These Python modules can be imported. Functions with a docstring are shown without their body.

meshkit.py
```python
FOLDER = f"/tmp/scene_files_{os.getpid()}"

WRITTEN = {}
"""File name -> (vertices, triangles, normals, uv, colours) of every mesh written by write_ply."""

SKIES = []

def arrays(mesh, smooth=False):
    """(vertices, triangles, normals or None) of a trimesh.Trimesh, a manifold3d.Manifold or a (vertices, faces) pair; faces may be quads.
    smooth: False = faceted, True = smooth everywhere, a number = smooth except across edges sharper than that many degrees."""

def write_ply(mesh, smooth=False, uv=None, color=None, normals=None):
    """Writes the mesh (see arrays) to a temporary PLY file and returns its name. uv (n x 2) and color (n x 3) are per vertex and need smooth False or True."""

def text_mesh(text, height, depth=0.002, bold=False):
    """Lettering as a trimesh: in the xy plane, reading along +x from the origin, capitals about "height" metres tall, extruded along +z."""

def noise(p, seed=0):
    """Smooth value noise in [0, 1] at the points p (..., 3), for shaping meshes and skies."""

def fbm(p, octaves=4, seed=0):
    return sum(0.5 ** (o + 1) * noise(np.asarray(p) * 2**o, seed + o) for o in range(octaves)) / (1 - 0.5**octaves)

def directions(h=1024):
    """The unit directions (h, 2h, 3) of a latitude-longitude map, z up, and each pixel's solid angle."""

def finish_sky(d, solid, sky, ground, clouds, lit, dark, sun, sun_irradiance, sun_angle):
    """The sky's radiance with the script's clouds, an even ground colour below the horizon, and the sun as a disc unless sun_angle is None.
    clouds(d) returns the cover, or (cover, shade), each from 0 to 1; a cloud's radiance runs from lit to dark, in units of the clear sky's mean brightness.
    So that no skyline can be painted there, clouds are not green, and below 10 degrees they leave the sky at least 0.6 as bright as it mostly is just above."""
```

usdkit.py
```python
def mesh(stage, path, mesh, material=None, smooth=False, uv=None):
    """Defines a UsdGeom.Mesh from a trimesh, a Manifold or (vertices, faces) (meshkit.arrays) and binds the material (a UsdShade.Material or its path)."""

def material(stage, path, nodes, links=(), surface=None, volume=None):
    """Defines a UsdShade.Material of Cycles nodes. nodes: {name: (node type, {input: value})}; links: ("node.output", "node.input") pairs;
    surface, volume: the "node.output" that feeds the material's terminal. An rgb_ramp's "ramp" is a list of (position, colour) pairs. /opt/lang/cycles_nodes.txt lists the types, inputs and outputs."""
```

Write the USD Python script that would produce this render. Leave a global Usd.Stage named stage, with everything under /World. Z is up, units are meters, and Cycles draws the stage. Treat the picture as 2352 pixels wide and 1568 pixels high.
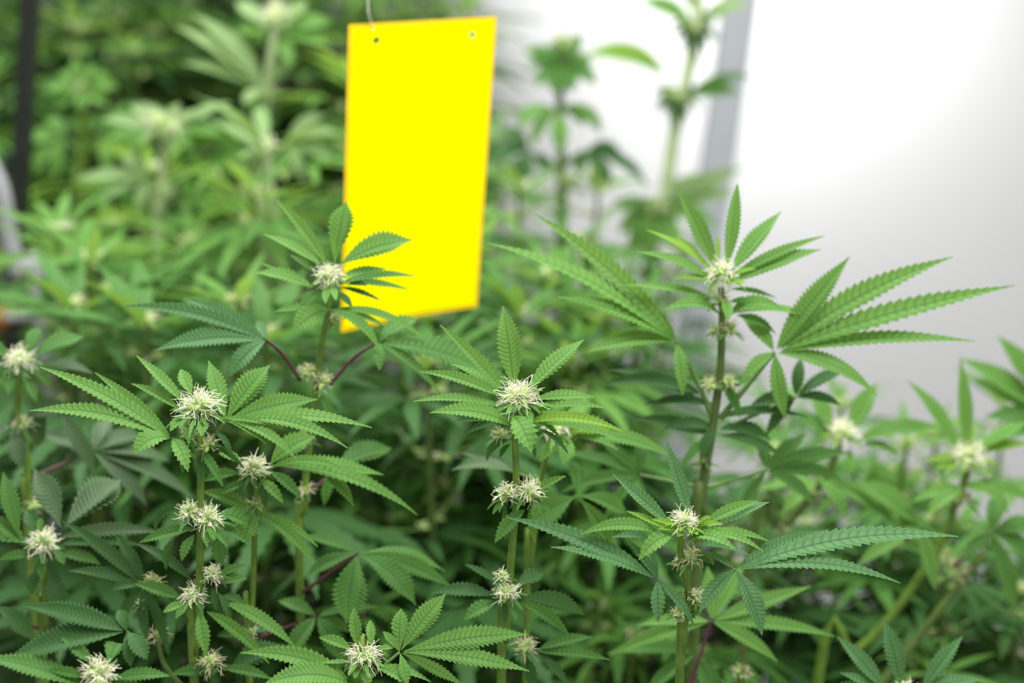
import math
import numpy as np, trimesh, usdkit
from shapely.geometry import box as sbox, Point
from pxr import Usd, UsdGeom, UsdLux, UsdShade, Gf, Sdf, Vt

stage = Usd.Stage.CreateInMemory()
UsdGeom.SetStageUpAxis(stage, 'Z'); UsdGeom.SetStageMetersPerUnit(stage, 1.0)
UsdGeom.Xform.Define(stage, '/World'); UsdGeom.Scope.Define(stage, '/World/Looks')
rng = np.random.default_rng(7)

# ------------------------------------------------------------------ camera, sky, lamps, exposure
PITCH, CZ, F = math.radians(14.0), 1.55, 2352 * 50 / 36.0
cam = UsdGeom.Camera.Define(stage, '/World/camera')
cam.AddTranslateOp().Set(Gf.Vec3d(0, 0, CZ)); cam.AddRotateXOp().Set(90 - 14.0)
cam.CreateHorizontalApertureAttr(36.0); cam.CreateFocalLengthAttr(50.0)
cam.CreateFStopAttr(3.1); cam.CreateFocusDistanceAttr(0.815); cam.CreateExposureAttr(0.72)
cam.CreateClippingRangeAttr((0.05, 100.0))

sky = UsdLux.DomeLight.Define(stage, '/World/overcast_sky')
sky.CreateIntensityAttr(0.10); sky.CreateColorAttr((1.0, 1.0, 0.97))

def rect_lamp(name, loc, rx, w, h, power, color=(1, 1, 1)):
    l = UsdLux.RectLight.Define(stage, '/World/' + name)
    l.AddTranslateOp().Set(Gf.Vec3d(*loc)); l.AddRotateXOp().Set(rx)
    l.CreateWidthAttr(w); l.CreateHeightAttr(h); l.CreateIntensityAttr(power); l.CreateColorAttr(color)
    return l
rect_lamp('grow_lamp', (0.55, 0.45, 2.7), -8, 1.5, 0.7, 9.0)
rect_lamp('grow_lamp_001', (-0.6, 1.5, 2.75), 0, 1.4, 0.6, 10.5)
rect_lamp('wall_lamp', (0.53, 2.52, 1.68), 62, 0.34, 0.14, 25.0)

# ------------------------------------------------------------------ materials
def mat(name, nodes, links, surface): return usdkit.material(stage, '/World/Looks/' + name, nodes, links, surface)
M = {}
def plain(name, col, rough=0.6, spec=0.3, scale=30, var=0.15, metal=0.0):
    c = np.array(col)
    M[name] = mat(name, {'g': ('geometry', {}), 'n': ('noise_texture', {'scale': scale, 'detail': 3.0}),
        'r': ('rgb_ramp', {'ramp': [(0.3, tuple(c * (1 - var))), (0.7, tuple(np.minimum(c * (1 + var), 1)))]}),
        'p': ('principled_bsdf', {'roughness': rough, 'specular_ior_level': spec, 'metallic': metal})},
        [('g.position', 'n.vector'), ('n.fac', 'r.fac'), ('r.color', 'p.base_color')], 'p.BSDF')
def leafmat(name, a, b, vein, under, trans, tw=0.3, rough=0.52):
    """a/b: blade tones that vary over the leaf; vein, under: veins and underside; trans: colour of light let through"""
    M[name] = mat(name, {
        'g': ('geometry', {}), 'o': ('object_info', {}), 'at': ('attribute', {'attribute': 'leafdata'}), 'sep': ('separate_color', {'color_type': 'rgb'}),
        'n': ('noise_texture', {'scale': 90.0, 'detail': 3.0}),
        'nf': ('math', {'math_type': 'multiply_add', 'value2': 0.6}), 'of': ('math', {'math_type': 'multiply', 'value2': 0.5}),
        'ab': ('mix', {'mix_type': 'mix', 'color1': a, 'color2': b}),
        'vp': ('math', {'math_type': 'power', 'value2': 3.0}), 'vm': ('math', {'math_type': 'multiply', 'value2': 0.6}),
        'mr': ('map_range', {'range_type': 'smoothstep', 'from_min': 0.03, 'from_max': 0.14, 'to_min': 0.8, 'to_max': 0.0}),
        'vx': ('math', {'math_type': 'maximum'}),
        'vc': ('mix', {'mix_type': 'mix', 'color2': vein}),
        'bk': ('mix', {'mix_type': 'mix', 'color2': under}), 'bf': ('math', {'math_type': 'multiply', 'value2': 0.75}),
        'p': ('principled_bsdf', {'roughness': rough, 'specular_ior_level': 0.15}),
        'tc': ('mix', {'mix_type': 'mix', 'color1': trans, 'color2': tuple(np.array(trans) * 0.45)}),
        't': ('translucent_bsdf', {}), 'm': ('mix_closure', {'fac': tw})},
        [('g.position', 'n.vector'), ('o.random', 'of.value1'), ('n.fac', 'nf.value1'), ('of.value', 'nf.value3'), ('nf.value', 'ab.fac'),
         ('at.color', 'sep.color'), ('sep.r', 'vp.value1'), ('vp.value', 'vm.value1'), ('sep.g', 'mr.value'), ('vm.value', 'vx.value1'), ('mr.result', 'vx.value2'),
         ('ab.color', 'vc.color1'), ('vx.value', 'vc.fac'), ('g.backfacing', 'bf.value1'), ('bf.value', 'bk.fac'), ('vc.color', 'bk.color1'),
         ('bk.color', 'p.base_color'), ('vx.value', 'tc.fac'), ('tc.color', 't.color'), ('p.BSDF', 'm.closure1'), ('t.BSDF', 'm.closure2')], 'm.closure')
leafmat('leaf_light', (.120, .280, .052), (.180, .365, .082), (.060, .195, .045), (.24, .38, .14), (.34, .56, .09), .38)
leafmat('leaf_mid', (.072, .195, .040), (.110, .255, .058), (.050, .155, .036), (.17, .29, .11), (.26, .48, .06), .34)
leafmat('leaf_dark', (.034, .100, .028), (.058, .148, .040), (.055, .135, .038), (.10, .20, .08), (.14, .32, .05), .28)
leafmat('leaf_yellow', (.16, .32, .035), (.24, .42, .06), (.14, .30, .04), (.26, .42, .12), (.40, .60, .06), .38)
leafmat('leaf_teal', (.080, .195, .068), (.120, .260, .095), (.035, .115, .042), (.19, .30, .12), (.22, .44, .08), .30)
leafmat('leaf_grey', (.058, .108, .045), (.095, .160, .072), (.090, .15, .07), (.14, .21, .11), (.14, .26, .06), .24, .42)
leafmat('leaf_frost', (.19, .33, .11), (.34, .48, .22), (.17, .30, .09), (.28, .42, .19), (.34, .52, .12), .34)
plain('stem_green', (.115, .21, .022), .5, .4, 120, .25)
plain('stem_pale', (.42, .52, .28), .5, .4, 60, .15)
plain('stem_olive', (.085, .14, .026), .5, .4, 120, .25)
plain('petiole_purple', (.10, .030, .042), .45, .4, 120, .25)
plain('petiole_green', (.12, .23, .05), .45, .4, 120, .2)
plain('pistil_cream', (.90, .89, .66), .6, .3, 200, .08)
plain('pistil_tan', (.66, .63, .40), .6, .3, 200, .12)
plain('calyx_green', (.34, .50, .14), .55, .3, 300, .25)
plain('yellow_sticky_film', (1.0, .98, .0), .6, .0, 90, .02)
plain('yellow_border', (.92, .62, .0), .5, .3, 90, .03)
plain('string_white', (.75, .78, .72), .7, .2)
plain('wire_grey', (.35, .35, .35), .4, .5, metal=.6)
plain('sheet_white', (.66, .66, .66), .75, .2, 2.0, .02)
plain('floor_grey', (.55, .54, .56), .7, .3, 6.0, .12)
plain('post_grey', (.42, .44, .47), .5, .4, 20, .05)
plain('post_dark', (.018, .022, .016), .5, .3, 20, .2)
plain('pipe_grey', (.40, .40, .43), .4, .5, 40, .1)
plain('terracotta', (.42, .12, .035), .8, .2, 60, .15)
plain('soil_dark', (.022, .017, .012), .95, .1, 60, .5)
plain('board_grey', (.09, .09, .09), .7, .3, 20, .2)

# ------------------------------------------------------------------ helpers: prims
COUNT = {}
def numbered(parent, name):
    k = COUNT.get((parent, name), 0); COUNT[(parent, name)] = k + 1
    return f'{parent}/{name}' + (f'_{k:03d}' if k else '')
def tag(prim, label=None, cat=None, group=None, kind=None):
    for k, v in (('label', label), ('category', cat), ('group', group), ('kind', kind)):
        if v: prim.SetCustomDataByKey(k, v)
    return prim
def obj(name, mesh, m, parent='/World', data=None, smooth=False, origin=None):
    """one Mesh prim; mesh = trimesh or (v, f); data = per-vertex leafdata"""
    path = numbered(str(parent), name)
    if isinstance(mesh, tuple) and smooth is True:
        mesh = trimesh.Trimesh(mesh[0], mesh[1], process=False)
    g = usdkit.mesh(stage, path, mesh, M[m], smooth=smooth)
    if data is not None:
        UsdGeom.PrimvarsAPI(g).CreatePrimvar('leafdata', Sdf.ValueTypeNames.Color3fArray, 'vertex').Set(Vt.Vec3fArray.FromNumpy(data.astype(np.float32)))
    return g.GetPrim()
def thing(name, label, cat, loc=(0, 0, 0), group=None, kind=None):
    x = UsdGeom.Xform.Define(stage, numbered('/World', name))
    x.AddTranslateOp().Set(Gf.Vec3d(*map(float, loc)))
    return tag(x.GetPrim(), label, cat, group, kind)
def unit(v):
    v = np.asarray(v, float); n = np.linalg.norm(v); return v / n if n > 1e-12 else np.array([0, 0, 1.0])

# ------------------------------------------------------------------ helpers: geometry
UP, TOCAM = np.array([0, 0, 1.0]), np.array([0, -1.0, 0])
CF = np.array([0, math.cos(PITCH), -math.sin(PITCH)]); CU = np.array([0, math.sin(PITCH), math.cos(PITCH)])
def W(px, py, Y):
    """the point of the vertical plane y = Y (metres in front of the camera) seen at a pixel"""
    d = CF + (px - 1176) / F * np.array([1.0, 0, 0]) + (784 - py) / F * CU
    return np.array([0, 0, CZ]) + d * (Y / d[1])

def tube(pts, radii, sides=8):
    p = np.asarray(pts, float); n = len(p); t = np.gradient(p, axis=0); t /= np.linalg.norm(t, axis=1, keepdims=True) + 1e-12
    ref = np.array([1.0, 0, 0]) if abs(t[0, 0]) < 0.8 else np.array([0, 1.0, 0])
    a = np.cross(t, ref); a /= np.linalg.norm(a, axis=1, keepdims=True) + 1e-12; b = np.cross(t, a)
    ang = np.arange(sides) * 2 * np.pi / sides
    r = np.broadcast_to(radii, (n,))
    v = p[:, None] + r[:, None, None] * (np.cos(ang)[None, :, None] * a[:, None] + np.sin(ang)[None, :, None] * b[:, None])
    v = np.vstack([v.reshape(-1, 3), p[:1], p[-1:]])
    i, j = np.meshgrid(np.arange(n - 1), np.arange(sides), indexing='ij'); k = (j + 1) % sides
    A, B, C, D = i * sides + j, i * sides + k, (i + 1) * sides + k, (i + 1) * sides + j
    f = np.vstack([np.stack([A, B, C], -1).reshape(-1, 3), np.stack([A, C, D], -1).reshape(-1, 3)])
    s = np.arange(sides); s1 = (s + 1) % sides; N0 = n * sides
    caps = np.vstack([np.stack([s1, s, np.full(sides, N0)], -1), np.stack([(n - 1) * sides + s, (n - 1) * sides + s1, np.full(sides, N0 + 1)], -1)])
    return v, np.vstack([f, caps])
def join(parts):
    vs, fs, n = [], [], 0
    for v, f in parts:
        vs.append(v); fs.append(np.asarray(f) + n); n += len(v)
    return np.vstack(vs), np.vstack(fs)
def smooth_path(pts, n=4):
    p = np.asarray(pts, float)
    if len(p) < 3: return np.array([p[0] + (p[-1] - p[0]) * t for t in np.linspace(0, 1, n + 1)])
    q = np.vstack([2 * p[0] - p[1], p, 2 * p[-1] - p[-2]]); out = []
    for i in range(1, len(q) - 2):
        for t in np.linspace(0, 1, n, endpoint=False):
            a, b, c, d = q[i - 1:i + 3]
            out.append(0.5 * (2 * b + (c - a) * t + (2 * a - 5 * b + 4 * c - d) * t * t + (3 * b - a - 3 * c + d) * t ** 3))
    return np.vstack(out + [p[-1:]])

def blade(base, tip, width, bow, n, N=14, a=0.95, b=1.45, fold=0.42, cols=3, r=rng, wave=0.0):
    """A toothed leaflet: base, tip, full width and arch (metres), n = direction its upper face looks in. -> (v, f, leafdata)"""
    base, tip = np.asarray(base, float), np.asarray(tip, float); ch = tip - base; L = np.linalg.norm(ch); ax = ch / L
    n = unit(n - n.dot(ax) * ax)
    bd = UP - UP.dot(ax) * ax
    bd = unit(0.75 * unit(bd) + 0.25 * n) if np.linalg.norm(bd) > 0.35 else n
    side0 = np.cross(ax, n)
    ctrl = base + ch * 0.48 + bd * (2 * bow) + side0 * r.normal(0, 0.02) * L
    def cen(t):
        t = t[..., None]; return (1 - t) ** 2 * base + 2 * t * (1 - t) * ctrl + t * t * tip
    def tan(t):
        t = t[..., None]; d = 2 * (1 - t) * (ctrl - base) + 2 * t * (tip - ctrl); return d / (np.linalg.norm(d, axis=-1, keepdims=True) + 1e-12)
    peak = a / (a + b); top = peak ** a * (1 - peak) ** b
    prof = lambda t: np.clip(t, 0, 1) ** a * np.clip(1 - t, 0, 1) ** b / top
    J = 2 * N + 1; t = np.arange(J) / (2 * N); odd = (np.arange(J) % 2).astype(float)
    w = prof(t) * width / 2 + 0.0004
    lat = [0.0, 0.55, 1.0] if cols == 3 else [0.0, 1.0]
    V, D = [], []
    phase = r.uniform(0, 6.28); bend = r.normal(0, 0.12)
    cols_v = [-x for x in lat[:0:-1]] + lat
    for v in cols_v:
        m = abs(v); tt = t + m * w * 0.55 / L
        ww = w * m
        if m == 1.0:
            tt = tt + np.where(odd > 0, 0.0, 0.40 / N) * np.clip((1 - t) * 5, 0, 1); ww = np.where(odd > 0, w * 0.78, w * 1.07)
        tt = np.clip(tt, 0, 1)
        T = tan(tt); S = np.cross(T, n); S /= np.linalg.norm(S, axis=1, keepdims=True); Nn = np.cross(S, T)
        rise = fold * ww + bend * v * w + np.where(odd > 0, 0.18, -0.05) * w * (1.0 if m == 0.55 else 0.25 if m else 0.15)
        rise = rise - 0.25 * fold * ww * m + wave * w * m * np.sin(t * 17 + phase + v)
        V.append(cen(tt) + np.sign(v) * S * ww[:, None] + Nn * rise[:, None])
        D.append(np.stack([1 - odd, np.full(J, m), t], 1))
    nc = len(cols_v); V = np.stack(V, 1).reshape(-1, 3); D = np.stack(D, 1).reshape(-1, 3)
    i, j = np.meshgrid(np.arange(J - 1), np.arange(nc - 1), indexing='ij'); q = i * nc + j
    f = np.vstack([np.stack([q, q + 1, q + nc + 1], -1).reshape(-1, 3), np.stack([q, q + nc + 1, q + nc], -1).reshape(-1, 3)])
    return V, f, D

def pistil_mesh(c, R, n, r=rng, up=UP, spread=1.0, th=0.00033):
    """curling hair-like pistils bursting from a bud of radius R at c"""
    parts = []
    for _ in range(n):
        d = unit(r.normal(size=3) * np.array([1, 1, .75]) * spread + up * 0.55)
        s = c + d * R * r.uniform(0.2, 0.6); l = R * r.uniform(0.35, 0.7)
        k = unit(np.cross(d, r.normal(size=3))); k2 = unit(r.normal(size=3))
        u = np.linspace(0, 1, 6)[:, None]
        parts.append(tube(s + d * l * u + k * l * 0.6 * u ** 2 + k2 * l * .3 * np.sin(u * 5) * u + UP * -l * .15 * u ** 2, th * np.linspace(1.25, .55, 6), 4))
    return join(parts)
def bud_mesh(c, R, n, r=rng):
    """cluster of teardrop calyxes"""
    parts = []
    s = trimesh.creation.icosphere(1, 1.0); v0 = np.array(s.vertices); f0 = np.array(s.faces)
    v0[:, :2] *= np.clip(1 - .55 * np.clip(v0[:, 2:], 0, 1), 0, 1); 
    for _ in range(n):
        d = unit(r.normal(size=3) + UP * .4); zx = unit(np.cross(d, r.normal(size=3))); zy = np.cross(d, zx)
        v = v0 * np.array([.22, .22, .42]) * R * r.uniform(.7, 1.1)
        parts.append((c + d * R * r.uniform(.15, .5) + v[:, :1] * zx + v[:, 1:2] * zy + v[:, 2:] * d, f0))
    return join(parts)

# ------------------------------------------------------------------ the setting
def boxm(x0, x1, y0, y1, z0, z1):
    m = trimesh.creation.box([x1 - x0, y1 - y0, z1 - z0]); m.apply_translation([(x0 + x1) / 2, (y0 + y1) / 2, (z0 + z1) / 2]); return m
WX0, WX1, WY0, WY1, WH = -2.2, 2.2, -1.2, 3.0, 2.5
tag(obj('floor', boxm(WX0 - .1, WX1 + .1, WY0, WY1 + .1, -.1, 0), 'floor_grey'), 'pale grey floor showing between the stems of the right-hand plants', 'floor', kind='structure')
tag(obj('wall_back', boxm(WX0 - .1, WX1 + .1, WY1, WY1 + .08, 0, WH), 'sheet_white'), 'bright white sheeted wall behind the plants', 'wall', kind='structure')
tag(obj('wall_left', boxm(WX0 - .1, WX0, WY0, WY1, 0, WH), 'sheet_white'), 'white sheeted side wall left of the plants', 'wall', kind='structure')
def bed(x0, x1, y0, y1, top, label):
    t = thing('planting_bed', label, 'planting bed', ((x0 + x1) / 2, (y0 + y1) / 2, 0))
    cx, cy = (x0 + x1) / 2, (y0 + y1) / 2
    X, Yy = np.meshgrid(np.linspace(x0 + .03, x1 - .03, 40), np.linspace(y0 + .03, y1 - .03, 30), indexing='ij')
    Z = top - .02 + .02 * np.sin(X * 31 + Yy * 17) * np.sin(Yy * 23) 
    v = np.stack([X - cx, Yy - cy, Z], -1).reshape(-1, 3); i, j = np.meshgrid(np.arange(39), np.arange(29), indexing='ij'); q = i * 30 + j
    top_f = np.vstack([np.stack([q, q + 30, q + 31], -1).reshape(-1, 3), np.stack([q, q + 31, q + 1], -1).reshape(-1, 3)])
    obj('soil', (v, top_f), 'soil_dark', t.GetPath(), smooth=True)
    for a in ((x0, x1, y0, y0 + .03), (x0, x1, y1 - .03, y1), (x0, x0 + .03, y0 + .03, y1 - .03), (x1 - .03, x1, y0 + .03, y1 - .03)):
        obj('board', boxm(a[0] - cx, a[1] - cx, a[2] - cy, a[3] - cy, 0, top + .02), 'board_grey', t.GetPath())
SOIL = 0.45
bed(-1.3, 1.0, 0.35, 1.95, SOIL, 'dark front planting bed under the sharp plants')
bed(-1.6, 0.3, 1.97, 2.9, SOIL, 'dark rear planting bed under the blurred back rows of plants')

# ------------------------------------------------------------------ plants seen closely
class Plant:
    def __init__(s, label, Y, m='leaf_mid', cat='plant', group=None, N=14, name='hemp_plant', detail=True):
        s.label, s.Y, s.m, s.N, s.detail = label, Y, m, N, detail
        s.o = thing(name, label, cat, (0, 0, 0), group); s.p = s.o.GetPath(); s.k = Y / F; s.org = None
        s.r = np.random.default_rng(abs(hash_(label)))
    def at(s, x, y, q=0.0): return W(x, y, s.Y + q * s.k)
    def L(s, v): return v - s.org
    def stem(s, pts, w0, w1, m='stem_green', ground=True, main=True):
        P = [s.at(*p) for p in pts]
        if main and s.org is None:
            g = P[-1].copy() if ground else P[-1]
            if ground:
                g[2] = SOIL - .03; g[:2] += (P[-1] - P[-2])[:2] * .5
            s.org = g.copy(); s.o.GetAttribute('xformOp:translate').Set(Gf.Vec3d(*map(float, g)))
            if ground: P = P + [g]
        pp = smooth_path([s.L(x) for x in P], 5)
        rad = np.interp(np.linspace(0, 1, len(pp)), [0, .7, 1], [w0 * s.k / 2, w1 * s.k / 2, w1 * s.k / 2 * 1.25])
        v, f = tube(pp, rad, 14)
        k = len(pp) * 14; c = np.repeat(pp, 14, 0); v[:k] = c + (v[:k] - c) * np.tile([1.07, .93], len(pp) * 7)[:, None]
        obj('stem', (v, f), m, s.p, smooth=True)
    def autoq(s, by, ty):
        d = by - ty
        return 0.55 * d if d > 0 else 0.75 * d
    def _blade(s, B, T, w, bow, n, m, parent, name, shape, fold, N, q2=None):
        ax = unit(T - B); h = UP + TOCAM * .85 if n is None else n
        nn = unit(h - h.dot(ax) * ax)
        roll = s.r.normal(0, .14); sd = np.cross(ax, nn); nn = nn * math.cos(roll) + sd * math.sin(roll)
        face = abs(nn.dot(unit(np.array([0, 0, CZ]) - (B + T) / 2)))
        w = w * s.k * .93 / max(face, .72)
        a, b = shape
        v, f, d = blade(s.L(B), s.L(T), w, bow * s.k, nn, N=N, a=a, b=b, fold=fold, r=s.r, wave=.03)
        return obj(name, (v, f), m, parent, d, smooth=True)
    def leaf(s, bx, by, tx, ty, w, bow=None, bq=0, tq=None, m=None, n=None, shape=(.95, 1.45), fold=.42, N=None, name='leaf'):
        q = bq + (s.autoq(by, ty) if tq is None else tq)
        L = math.hypot(tx - bx, ty - by)
        return s._blade(s.at(bx, by, bq), s.at(tx, ty, q), w, L * .07 if bow is None else bow, n, m or s.m, s.p, name, shape, fold, N or int(np.clip(L / 10, 7, 20)))
    def fan(s, hub, start, tips, n=None, pet='petiole_green', pw=7, m=None, shape=(.95, 1.4), fold=.38, hq=0, sq=0, arc=0, lq=None):
        """palmate leaf: petiole from the stem at start to hub; tips = [(x, y, width, bow, q)]"""
        H, S = s.at(*hub, hq), s.at(*start, sq)
        mid = (H + S) / 2 + UP * arc * s.k
        pp = smooth_path([s.L(S), s.L(mid), s.L(H)], 5)
        v, f = tube(pp, np.linspace(pw * 1.25, pw * .8, len(pp)) * s.k / 2, 7)
        o = obj('fan_leaf', (v, f), pet, s.p, smooth=True)
        for t in tips:
            x, y, w = t[:3]; bow = t[3] if len(t) > 3 and t[3] is not None else None; L = math.hypot(x - hub[0], y - hub[1])
            q = hq + (t[4] if len(t) > 4 else s.autoq(hub[1], y) * .7)
            s._blade(H + (s.at(x, y, q) - H) * .03, s.at(x, y, q), w, L * .07 if bow is None else bow, n, m or s.m, o.GetPath(), 'leaflet', shape, fold, int(np.clip(L / 10, 8, 24)))
        return o
    def head(s, x, y, R, q=0, n=70, m='pistil_cream', name='flower_head', sugar=7, sm=None, th=.00033):
        c = s.L(s.at(x, y, q)); R = R * s.k
        o = obj(name, bud_mesh(c, R, 16, s.r), 'calyx_green', s.p, smooth=True)
        tag(obj('pistils', pistil_mesh(c, R * 1.12, int(n * 2.0), s.r, th=th * .72), m, o.GetPath(), smooth=True), kind='stuff')
        sugar = int(sugar * 1.5)
        for i in range(sugar):
            az = 6.283 * (i + s.r.uniform(-.3, .3)) / max(sugar, 1); rd = np.array([math.cos(az), math.sin(az), 0])
            B = c + rd * R * .35 - UP * R * .3; T = c + rd * R * s.r.uniform(1.15, 1.9) + UP * R * s.r.uniform(-1.3, .2)
            v, f, d = blade(B, T, R * s.r.uniform(.16, .25), R * .15, UP + rd * -.2 + TOCAM * .3, N=7, r=s.r)
            obj('bract_leaf', (v, f), sm or s.m, o.GetPath(), d, smooth=True)
    def cluster(s, x, y, R, q=0, n=32, m='pistil_cream', sugar=5, sm=None):
        s.head(x, y, R, q, n, m, 'flower_cluster', sugar, sm)
def hash_(t):
    h = 2166136261
    for c in t.encode(): h = ((h ^ c) * 16777619) & 0xffffffff
    return h

# --- sharp plant in the middle of the picture
p = Plant('sharp hemp plant in the middle, large white bristly flower head just below the yellow card', .80, 'leaf_light', N=16)
p.stem([(1184, 960), (1183, 1000), (1186, 1142), (1178, 1240), (1168, 1360), (1160, 1470), (1152, 1568)], 14, 20)
p.head(1192, 915, 50, n=110, sugar=8)
p.leaf(1180, 885, 1155, 702, 62, 6, tq=75)
p.leaf(1216, 893, 1341, 780, 47, 8, tq=70)
p.leaf(1156, 898, 1010, 746, 28, 6, tq=50, fold=.5)
p.leaf(1148, 909, 964, 853, 27, 14, tq=20, fold=.5)
p.leaf(1152, 905, 1038, 836, 18, 6, tq=80)
p.leaf(1155, 934, 949, 922, 22, 16, tq=-10)
p.leaf(1182, 982, 987, 948, 36, 26, tq=-70, bq=-20, fold=.4)
p.leaf(1228, 917, 1366, 912, 22, 8, tq=50)
p.leaf(1222, 935, 1397, 938, 20, 10, tq=10)
p.leaf(1222, 942, 1296, 952, 14, 5, tq=-30)
p.leaf(1208, 971, 1432, 991, 27, 24, tq=-60, bq=-20, m='leaf_yellow', fold=.45)
p.leaf(1236, 972, 1436, 1017, 18, 16, tq=-30, fold=.45)
p.leaf(1176, 955, 1222, 1040, 46, 22, tq=-105, bq=-35, n=np.array([.25, -.75, .65]), shape=(1.43, 1.65))
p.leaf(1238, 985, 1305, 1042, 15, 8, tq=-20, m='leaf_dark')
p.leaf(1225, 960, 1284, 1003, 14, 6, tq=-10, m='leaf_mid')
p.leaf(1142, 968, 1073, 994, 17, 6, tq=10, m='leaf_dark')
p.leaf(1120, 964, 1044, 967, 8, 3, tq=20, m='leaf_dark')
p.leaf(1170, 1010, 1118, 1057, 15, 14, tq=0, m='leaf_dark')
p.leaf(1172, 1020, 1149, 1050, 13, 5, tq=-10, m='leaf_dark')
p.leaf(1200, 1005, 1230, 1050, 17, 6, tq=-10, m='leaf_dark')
p.leaf(1215, 915, 1245, 891, 9, 3, tq=-40)
p.leaf(1190, 945, 1183, 985, 14, 5, tq=-60, m='leaf_mid')
p.leaf(1207, 940, 1222, 972, 14, 5, tq=-60)
p.cluster(1150, 1000, 24, 8, 24, 'pistil_tan', 3)
p.cluster(1198, 1003, 20, 5, 16, 'pistil_tan', 3, 'leaf_dark')
p.cluster(1163, 1137, 32, -6, 40, sugar=4, sm='leaf_mid')
p.cluster(1214, 1132, 36, -6, 54, sugar=4, sm='leaf_mid')
p.leaf(1228, 1131, 1300, 1093, 18, 5, tq=10)
p.leaf(1206, 1170, 1137, 1246, 34, 8, tq=-45, bq=-12, m='leaf_mid', n=np.array([-.3, -.7, .6]))
p.leaf(1214, 1172, 1230, 1247, 15, 5, tq=-15, m='leaf_mid')
p.leaf(1222, 1145, 1268, 1178, 14, 4, tq=-15, m='leaf_mid')
p.leaf(1226, 1135, 1290, 1143, 9, 3, tq=10, m='leaf_mid')
p.leaf(1160, 1145, 1132, 1180, 11, 3, tq=-20)
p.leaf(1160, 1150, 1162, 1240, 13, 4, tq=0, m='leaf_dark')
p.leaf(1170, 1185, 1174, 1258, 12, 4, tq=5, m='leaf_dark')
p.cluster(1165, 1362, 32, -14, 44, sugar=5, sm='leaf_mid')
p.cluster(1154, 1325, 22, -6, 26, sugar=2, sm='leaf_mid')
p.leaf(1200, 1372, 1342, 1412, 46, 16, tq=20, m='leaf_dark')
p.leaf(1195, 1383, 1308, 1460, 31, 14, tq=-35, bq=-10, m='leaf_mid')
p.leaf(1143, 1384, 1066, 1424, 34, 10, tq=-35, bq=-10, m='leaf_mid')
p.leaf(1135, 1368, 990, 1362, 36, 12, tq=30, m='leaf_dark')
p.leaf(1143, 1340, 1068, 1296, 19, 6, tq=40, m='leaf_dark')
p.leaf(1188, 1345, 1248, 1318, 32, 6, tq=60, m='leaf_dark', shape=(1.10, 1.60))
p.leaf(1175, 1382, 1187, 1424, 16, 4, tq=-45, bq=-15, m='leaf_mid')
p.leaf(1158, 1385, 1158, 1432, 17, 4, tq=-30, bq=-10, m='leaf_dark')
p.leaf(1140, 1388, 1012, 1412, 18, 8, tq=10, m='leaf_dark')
p.cluster(1206, 1487, 32, -10, 36, 'pistil_tan', 4, 'leaf_dark')
p.leaf(1238, 1497, 1400, 1515, 26, 10, tq=0, m='leaf_mid')
p.leaf(1238, 1490, 1360, 1462, 28, 8, tq=35, m='leaf_mid')
p.leaf(1238, 1502, 1306, 1572, 24, 8, tq=-30, m='leaf_dark')
p.leaf(1212, 1505, 1224, 1590, 32, 8, tq=-30, m='leaf_dark')
p.leaf(1180, 1505, 1130, 1540, 20, 8, tq=-10, m='leaf_dark')

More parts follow.
